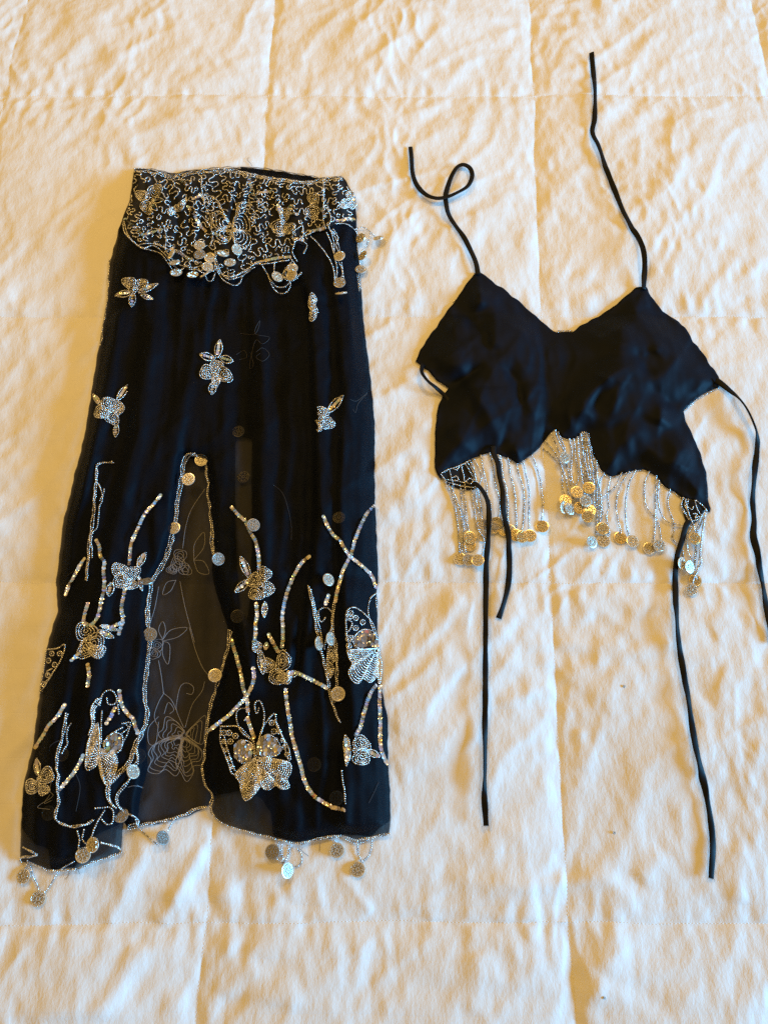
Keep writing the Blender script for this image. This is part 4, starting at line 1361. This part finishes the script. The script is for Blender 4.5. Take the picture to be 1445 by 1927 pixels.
CREASES = [  # valleys (-) and ridges (+) in the satin
    (z5b([(350, 440), (480, 480), (600, 560), (655, 640), (672, 740), (668, 850)]), -.0045, 9, 12), (z5b([(668, 860), (560, 930), (440, 1010), (360, 1060)]), -.0050, 10, 12),
    (z5b([(668, 865), (760, 890), (840, 930), (900, 1010), (935, 1100), (950, 1280), (1000, 1340)]), -.0045, 9, 10),
    (z5b([(720, 520), (720, 640), (700, 780)]), .0040, 12, 16), (z5b([(620, 250), (610, 330), (640, 440)]), .0035, 14, 16), (z5b([(620, 960), (560, 1060), (640, 1200), (740, 1400), (770, 1560)]), .0050, 14, 18),
    (z5b([(400, 640), (400, 760), (430, 860), (560, 860)]), .0035, 18, 18), (z5b([(330, 600), (460, 560), (540, 570)]), .0025, 12, 12), (z5b([(960, 1020), (1000, 1180), (1060, 1320)]), .0040, 12, 14), (z5b([(390, 1350), (450, 1450), (540, 1600)]), .0035, 12, 12),
    (z5b([(880, 1500), (900, 1600), (960, 1660)]), .003, 10, 12), (z5b([(1190, 1330), (1200, 1200), (1260, 1080), (1300, 950)]), -.0025, 12, 14), (z5b([(860, 1300), (800, 1480), (770, 1600)]), -.003, 10, 12),
    (z6b([(555, 740), (450, 770), (350, 830), (250, 960), (130, 1130), (90, 1230)]), .0060, 14, 14), (z6b([(560, 750), (480, 850), (420, 940), (370, 1080), (350, 1200)]), .0052, 12, 12), (z6b([(340, 840), (260, 1000), (190, 1100)]), -.0040, 10, 10),
    (z6b([(540, 790), (460, 900), (400, 980)]), -.003, 8, 10), (z6b([(550, 620), (560, 700), (600, 770), (680, 860)]), -.004, 10, 12), (z6b([(480, 450), (440, 560), (430, 690)]), .0045, 22, 22), (z6b([(720, 600), (650, 680)]), .0018, 8, 8),
    (z6b([(860, 1060), (760, 1010), (680, 950), (620, 850)]), -.004, 12, 14), (z6b([(720, 1010), (710, 1100), (680, 1180)]), .004, 12, 14), (z6b([(870, 1220), (850, 1330), (780, 1440), (770, 1530)]), .0050, 14, 18), (z6b([(600, 1130), (500, 1260), (420, 1380)]), .0040, 14, 14),
    (z6b([(780, 1160), (700, 1260), (620, 1330)]), -.0030, 12, 14), (z6b([(1030, 820), (960, 930), (900, 980)]), .003, 10, 10), (z6b([(100, 560), (90, 750), (60, 950)]), -.002, 14, 14), (z6b([(900, 1200), (960, 1350), (990, 1480)]), -.002, 8, 10),
    (z6b([(590, 250), (605, 300), (640, 360)]), .002, 6, 8)]


def top_dz(px, py):
    px, py = np.asarray(px, float), np.asarray(py, float)
    d = poly_dist(px, py, TOP)
    h = 0.0030 + 0.0075 * smooth(d / 42)
    bump = lambda x, y, rx, ry, a: a * np.exp(-((px - x) / rx) ** 2 - ((py - y) / ry) ** 2)
    h = h + (bump(935, 665, 85, 90, .011) + bump(1210, 680, 85, 90, .012) + bump(1060, 740, 110, 50, .003)) * smooth(d / 50)
    f = 0.0014 * noise(px / 60, py / 80, 23)
    for pts, amp, wa, wb in CREASES:
        f = f + ridge(px, py, pts, amp * 1.15, wa * 1.8, wb * 1.9, .42) + ridge(px, py, pts, amp * .45, wa * .75, wa * .75, .45)
    # small puckers along the stitched edges
    f2 = .0007 * np.exp(-d / 9) * noise(px / 6.5, py / 6.5, 25)
    return np.maximum(h + f * smooth(d / 16) + f2, .0024 + .0008 * smooth(d / 12))


TO = tuple(place(np.array([1075.]), np.array([760.]), np.array([0.0]))[0])
TO = (TO[0], TO[1], 0.0)
top = thing("halter_top", TO, "black satin halter top with six tie straps and coin-tipped bead fringe", "top")
cloth("bodice", TOP, top_dz, M_SATIN, top, TO, 4.2, thick=0.0008)
UL = zA([(236, 540), (300, 485), (450, 430), (520, 395), (545, 540), (578, 652), (545, 682), (450, 688), (340, 655), (270, 605)])
UR = zB([(1042, 575), (1110, 590), (1240, 650), (1192, 742), (1132, 797), (1110, 800), (1080, 760), (1058, 700)])
under = lambda x, y: np.full(np.shape(x), .0022)
for nm, pl in (("bodice_lining", UL), ("bodice_lining", UR)):
    cloth(nm, pl, under, M_WAIST, top, TO, 4, thick=.0008)
uz = lambda x, y: np.full(np.shape(x), .0026)
b = Beads()
for c in ([(240, 540), (290, 610), (340, 625), (430, 650), (540, 660), (570, 650)], [(250, 530), (300, 500), (380, 475), (500, 420)], [(310, 500), (335, 580), (350, 650)], [(420, 450), (445, 560), (460, 680)], [(460, 450), (500, 510), (540, 590)], [(480, 440), (520, 500), (550, 570)],
          [(350, 490), (380, 500), (400, 480)], [(340, 570), (380, 560), (400, 590), (370, 600)], [(470, 600), (500, 580), (530, 605), (500, 630), (465, 610)], [(300, 590), (360, 600), (440, 615)], [(500, 420), (540, 520), (560, 620)]):
    b.curve(zA(c), uz, .0025, .0011)
b.build("lining_beading", M_BEAD, top, TO)
b = Beads()
for c in ([(1060, 590), (1050, 650), (1090, 720), (1120, 790)], [(1080, 600), (1075, 650), (1110, 720)], [(1100, 605), (1090, 660)], [(1150, 610), (1170, 680), (1200, 720)], [(1160, 610), (1200, 640), (1240, 680)], [(1120, 770), (1180, 745), (1200, 720)], [(1100, 660), (1130, 680), (1140, 660)], [(1140, 710), (1165, 710), (1150, 740), (1180, 730)]):
    b.curve(zB(c), uz, .0025, .0011)
b.build("lining_beading", M_BEAD, top, TO)
# silver edging peeping out under the satin edge
b = Beads()
edge = lambda x, y: np.full(np.shape(x), .0007)
for c in (z5b([(95, 852), (135, 878), (200, 935), (262, 1002), (350, 1062)]), z5b([(1215, 612), (1275, 613), (1335, 608)]), z5b([(395, 375), (430, 345), (470, 285)]), z6b([(1100, 915), (1040, 945), (960, 990), (905, 1038), (865, 1078)]), z6b([(0, 521), (60, 520), (95, 520)]),
          zA([(240, 528), (290, 500), (380, 472), (500, 416), (600, 371), (690, 351), (760, 366), (830, 396), (930, 452), (1000, 411)]), zB([(95, 76), (125, 106), (150, 136), (215, 156), (270, 136), (300, 98), (340, 106)]),
          zB([(410, 316), (460, 406), (520, 437), (620, 407), (700, 387), (770, 382), (800, 397), (860, 432), (900, 487), (960, 532), (1000, 552), (1040, 587), (1160, 618), (1240, 690)])):
    Beads().curve(c, edge, .0024, .0009).build("edge_beading", M_BEAD, top, TO)

# --- fringe strands with their coins
fr = lambda x, y: np.full(np.shape(x), .0010)


def fringe(curve, coins=(), dz=.0010):
    s = strand("fringe_strand", [curve], top, TO, lambda x, y: np.full(np.shape(x), dz), M_CLEAR, .0025, .00142, wob=.45)
    for x, y, d, kw in coins:
        if not kw and random.random() < .72:
            kw = dict(warm_lit=True)
        coin(x, y, d, s, TO, **kw)
    return s


def A1(x, y, d=.001, **kw):
    return (*zA([(x, y)])[0], d, kw)


def B1(x, y, d=.001, **kw):
    return (*zB([(x, y)])[0], d, kw)


for i, (c, cs) in enumerate([
    ([(270, 600), (290, 640), (350, 780), (385, 950), (400, 1110), (405, 1255)], [A1(410, 1310)]),
    ([(310, 640), (370, 790), (420, 950), (430, 1120), (425, 1250)], []),
    ([(330, 655), (400, 830), (440, 1000), (450, 1120), (462, 1255)], [A1(490, 1315, .0022)]),
    ([(415, 670), (425, 780), (440, 900), (490, 1060)], [A1(500, 1185, .001)]),
    ([(440, 685), (460, 800), (470, 950), (492, 1070)], [A1(500, 1118, .0034)]),
    ([(515, 685), (530, 800), (555, 950), (585, 1060), (605, 1090), (628, 1150), (610, 1270)], [A1(572, 1322, .0036)]),
    ([(545, 675), (555, 780), (580, 900), (600, 950)], [A1(608, 1000, .002, dull=True)]),
    ([(560, 660), (590, 800), (612, 960)], [A1(618, 1100, .001)]),
    ([(520, 430), (545, 540), (550, 650)], []), ([(545, 410), (590, 510), (605, 570), (580, 635)], []),
    ([(600, 370), (625, 520), (650, 620), (655, 720), (685, 800), (690, 870)], [A1(712, 1025, .001)]),
    ([(680, 350), (705, 480), (730, 640), (760, 750), (770, 880), (755, 930)], [A1(742, 985, .0024, dull=True)]),
    ([(755, 365), (785, 550), (820, 680), (835, 850), (850, 1000)], [A1(855, 1050, .0012)]),
    ([(840, 395), (870, 560), (905, 720), (915, 900), (920, 1040)], [A1(918, 1095, .0024)]),
    ([(920, 448), (950, 570), (985, 680), (990, 900), (970, 1050)], [A1(972, 1108, .0036)]),
    ([(980, 420), (1010, 560), (1035, 680), (1035, 850), (1035, 1050)], [A1(1045, 1100, .0048)]),
    ([(1060, 370), (1110, 500), (1145, 650), (1160, 800), (1150, 960)], [A1(1155, 1015)]),
    ([(775, 375), (800, 560), (835, 720), (842, 900), (815, 1010)], [A1(812, 1050, .001)]),
]):
    fringe(zA(c), cs, .001 + .0007 * (i % 3))
for i, (c, cs) in enumerate([
    ([(10, 220), (90, 290), (140, 360), (150, 500), (170, 580)], [B1(175, 610, .005)]), ([(25, 160), (100, 260), (150, 370), (190, 500), (200, 620)], [B1(165, 662, .001, blue=True)]),
    ([(70, 105), (110, 210), (150, 300)], []), ([(95, 80), (130, 180), (175, 250)], [B1(168, 285, .006, tilt=20, az=-10)]), ([(120, 95), (165, 210), (180, 300), (200, 420), (235, 620)], [B1(208, 672, .002, tilt=24, az=-10)]),
    ([(205, 145), (220, 260), (215, 400), (230, 470), (260, 520)], [B1(260, 548, .0075)]), ([(235, 145), (250, 280), (270, 430), (250, 500)], []),
    ([(265, 130), (280, 300), (300, 450), (318, 570)], [B1(325, 612, .005, tilt=14, az=-10)]), ([(285, 105), (300, 280), (310, 480), (330, 600)], [B1(285, 665, .003)]), ([(300, 95), (320, 300), (330, 480), (345, 640)], [B1(357, 685, .004)]),
    ([(315, 95), (340, 260), (360, 450), (370, 660)], [B1(343, 730, .0065)]), ([(330, 98), (360, 260), (385, 450), (390, 640)], []), ([(345, 105), (375, 260), (400, 420), (410, 600), (400, 680)], []), ([(350, 150), (385, 290), (415, 430), (425, 560), (420, 650)], []),
    ([(290, 110), (305, 240), (340, 400), (350, 490)], [B1(350, 515, .007)]),
    ([(410, 310), (410, 420), (440, 560), (440, 700), (430, 780)], [B1(455, 822, .0045)]), ([(465, 400), (430, 480), (440, 600), (455, 720), (430, 770)], []), ([(515, 432), (490, 540), (500, 660), (480, 720), (500, 850), (480, 890)], [B1(462, 915, .002)]),
    ([(600, 400), (550, 500), (450, 590), (420, 680), (400, 860)], [B1(372, 922, .001, tilt=24, az=-12)]), ([(655, 392), (590, 490), (560, 600), (560, 700), (590, 850)], [B1(588, 893, .001)]), ([(705, 380), (650, 490), (630, 620), (630, 780), (665, 890)], [B1(682, 918, .0026)]),
    ([(805, 392), (770, 480), (770, 580), (800, 680), (870, 770), (895, 910)], [B1(883, 950, .0026, tilt=10, az=-20)]), ([(860, 425), (850, 600), (850, 780), (835, 920)], [B1(808, 972, .001)]), ([(880, 460), (870, 580), (890, 700), (950, 770), (1060, 795), (1110, 800)], []),
    ([(960, 528), (945, 640), (990, 780), (985, 900), (1050, 970), (1065, 1040)], [B1(1052, 1085, .003, blue=True)]),
    ([(1060, 600), (1045, 660), (1090, 730), (1120, 800), (1090, 900), (1100, 1000), (1130, 1050)], [B1(1110, 1110, .004, tilt=30, az=-14)]), ([(1080, 610), (1110, 730), (1140, 800), (1150, 860)], [B1(1150, 897, .006)]),
    ([(1235, 680), (1210, 830), (1190, 1000), (1195, 1080), (1150, 1180)], [B1(1152, 1215, .001)]), ([(1210, 740), (1170, 860), (1160, 1000), (1150, 1130), (1160, 1200)], []), ([(1190, 750), (1160, 860), (1150, 1000), (1140, 1250)], [B1(1125, 1282, .0036)]),
    ([(1222, 700), (1200, 900), (1180, 1080), (1130, 1240)], []),
]):
    fringe(zB(c), cs, .001 + .0008 * (i % 4))


# --- tie straps: flattened bias tubes, turning over as they lie
def tie(pts, width, lifts=(), seed=0, hi=None, start=0.0015):
    P = resample(catmull(pts, False, 10), 3.0)
    n = len(P)
    s = np.linspace(0, 1, n)
    dz = np.full(n, start) + .0012 * (1 + noise(np.arange(n) * .05, np.zeros(n), seed))
    for t0, w, h in lifts:
        dz = dz + h * np.exp(-((s - t0) / w) ** 2)
    W = place(P[:, 0], P[:, 1], dz + .0012)
    T = np.gradient(W, axis=0)
    T /= np.linalg.norm(T, axis=1)[:, None]
    B = np.cross(T, [0, 0, 1.0])
    B /= np.linalg.norm(B, axis=1)[:, None]
    N = np.cross(B, T)
    k = np.arange(n)
    roll = 0.75 * noise(k * .05, np.zeros(n) + .5, seed + 2) + 1.1 * np.clip(np.abs(noise(k * .022, np.zeros(n) + .2, seed + 4)) - .35, 0, 1) * 2
    hw = width * .465 * (1 + .26 * noise(k * .07, np.zeros(n) + .9, seed + 6))
    hh = .0013 + .0003 * noise(k * .12, np.zeros(n) + .1, seed + 8)
    m = 14
    an = np.linspace(0, 2 * np.pi, m + 1)[:-1]
    V = []
    for a in an:
        u, v = np.cos(a) * hw, np.sign(np.sin(a)) * abs(np.sin(a)) ** .8 * hh
        V.append(W + B * (u * np.cos(roll) - v * np.sin(roll))[:, None] + N * (u * np.sin(roll) + v * np.cos(roll) + np.abs(np.sin(roll)) * hw * .8)[:, None])
    V = np.stack(V, 1).reshape(-1, 3)
    F = []
    for i in range(n - 1):
        for j in range(m):
            F.append((i * m + j, i * m + (j + 1) % m, (i + 1) * m + (j + 1) % m, (i + 1) * m + j))
    F.append([j for j in range(m)][::-1])
    F.append([(n - 1) * m + j for j in range(m)])
    o = link_mesh("tie_strap", V, F, M_TIE, top, TO)
    # frayed cut end
    e, t, bb = W[-1], T[-1], B[-1]
    fv, ff = [], []
    for q_ in range(7):
        c = e + bb * width * (q_ / 6 - .5) * .9 + np.array([0, 0, .0004])
        d = t + bb * rng.normal(0, .4)
        L = .0012 + .0018 * rng.random()
        b0 = len(fv)
        fv += [c - bb * .0002, c + bb * .0002, c + d * L, c + np.array([0, 0, .0003])]
        ff += [(b0, b0 + 1, b0 + 2), (b0 + 1, b0 + 3, b0 + 2), (b0 + 3, b0, b0 + 2)]
    link_mesh("frayed_end", np.array(fv), np.array(ff), M_TIE, o, TO, smooth_shade=False)
    return o


tie([(899, 517), (895, 494), (884, 469), (870, 443), (855, 422), (844, 404), (839, 382), (839, 364), (848, 335), (859, 316), (871, 310), (884, 317), (888, 332), (880, 350), (862, 362), (841, 371), (819, 373), (798, 364), (783, 346), (776, 325), (774, 296), (772, 277)],
    .0078, [(.30, .035, .0075), (.10, .06, .004), (.55, .1, .004), (.75, .08, .006)], 31)
tie([(1210, 545), (1212, 494), (1204, 458), (1186, 425), (1168, 389), (1150, 346), (1136, 307), (1125, 274), (1114, 249), (1118, 224), (1119, 188), (1118, 159), (1114, 123), (1112, 101)],
    .0088, [(.12, .08, .009), (.62, .04, .003)], 41)
tie([(1345, 717), (1353, 721), (1378, 740), (1397, 762), (1414, 794), (1424, 830), (1420, 876), (1418, 900), (1415, 940), (1418, 980), (1416, 1010), (1424, 1045), (1435, 1110), (1445, 1165), (1452, 1210)], .0085, [(.15, .1, .006), (.4, .06, .004)], 51)
tie([(797, 686), (794, 690), (794, 703), (805, 718), (819, 729), (834, 742), (850, 760)], .0072, [(.4, .25, .010)], 61)
tie([(928, 838), (929, 855), (936, 871), (940, 900), (945, 925), (946, 956), (951, 983), (956, 1004), (957, 1029), (958, 1070), (955, 1105), (946, 1140), (938, 1163)], .0080, [(.3, .3, .005)], 71)
tie([(890, 908), (902, 917), (913, 934), (919, 956), (919, 988), (918, 1019), (915, 1050), (914, 1091), (913, 1187), (913, 1280), (912, 1358), (912, 1436), (911, 1498), (914, 1554)], .0078, [(.1, .08, .006), (.45, .3, .002)], 81, start=.0035)
tie([(1296, 980), (1289, 992), (1282, 1019), (1274, 1044), (1270, 1071), (1270, 1110), (1273, 1181), (1281, 1242), (1293, 1310), (1307, 1400), (1321, 1464), (1334, 1529), (1340, 1586), (1337, 1653)], .0082, [(.06, .06, .004), (.4, .25, .0025)], 91)

# ------------------------------------------------------------------ stray beads on the quilt
for px, py, lab in ((1174, 1291.5, "tiny dark loose bead on the quilt between the two longest black ties"),
                    (1155.5, 1567, "tiny grey loose bead on the quilt just left of the longest tie's cut end"),
                    (1137, 1878, "tiny dark loose bead near the bottom edge of the quilt")):
    b = Beads()
    b.curve([(px - 2, py), (px, py - 2), (px + 2, py), (px, py + 2)], .0002, .0012, .0006, 1.2, True, wob=0)
    o = b.build("stray_bead", M_COIN_DULL, None, (0, 0, 0))
    o["label"], o["category"], o["group"] = lab, "bead", "loose beads fallen on the quilt"

print("meander lines", nlines)
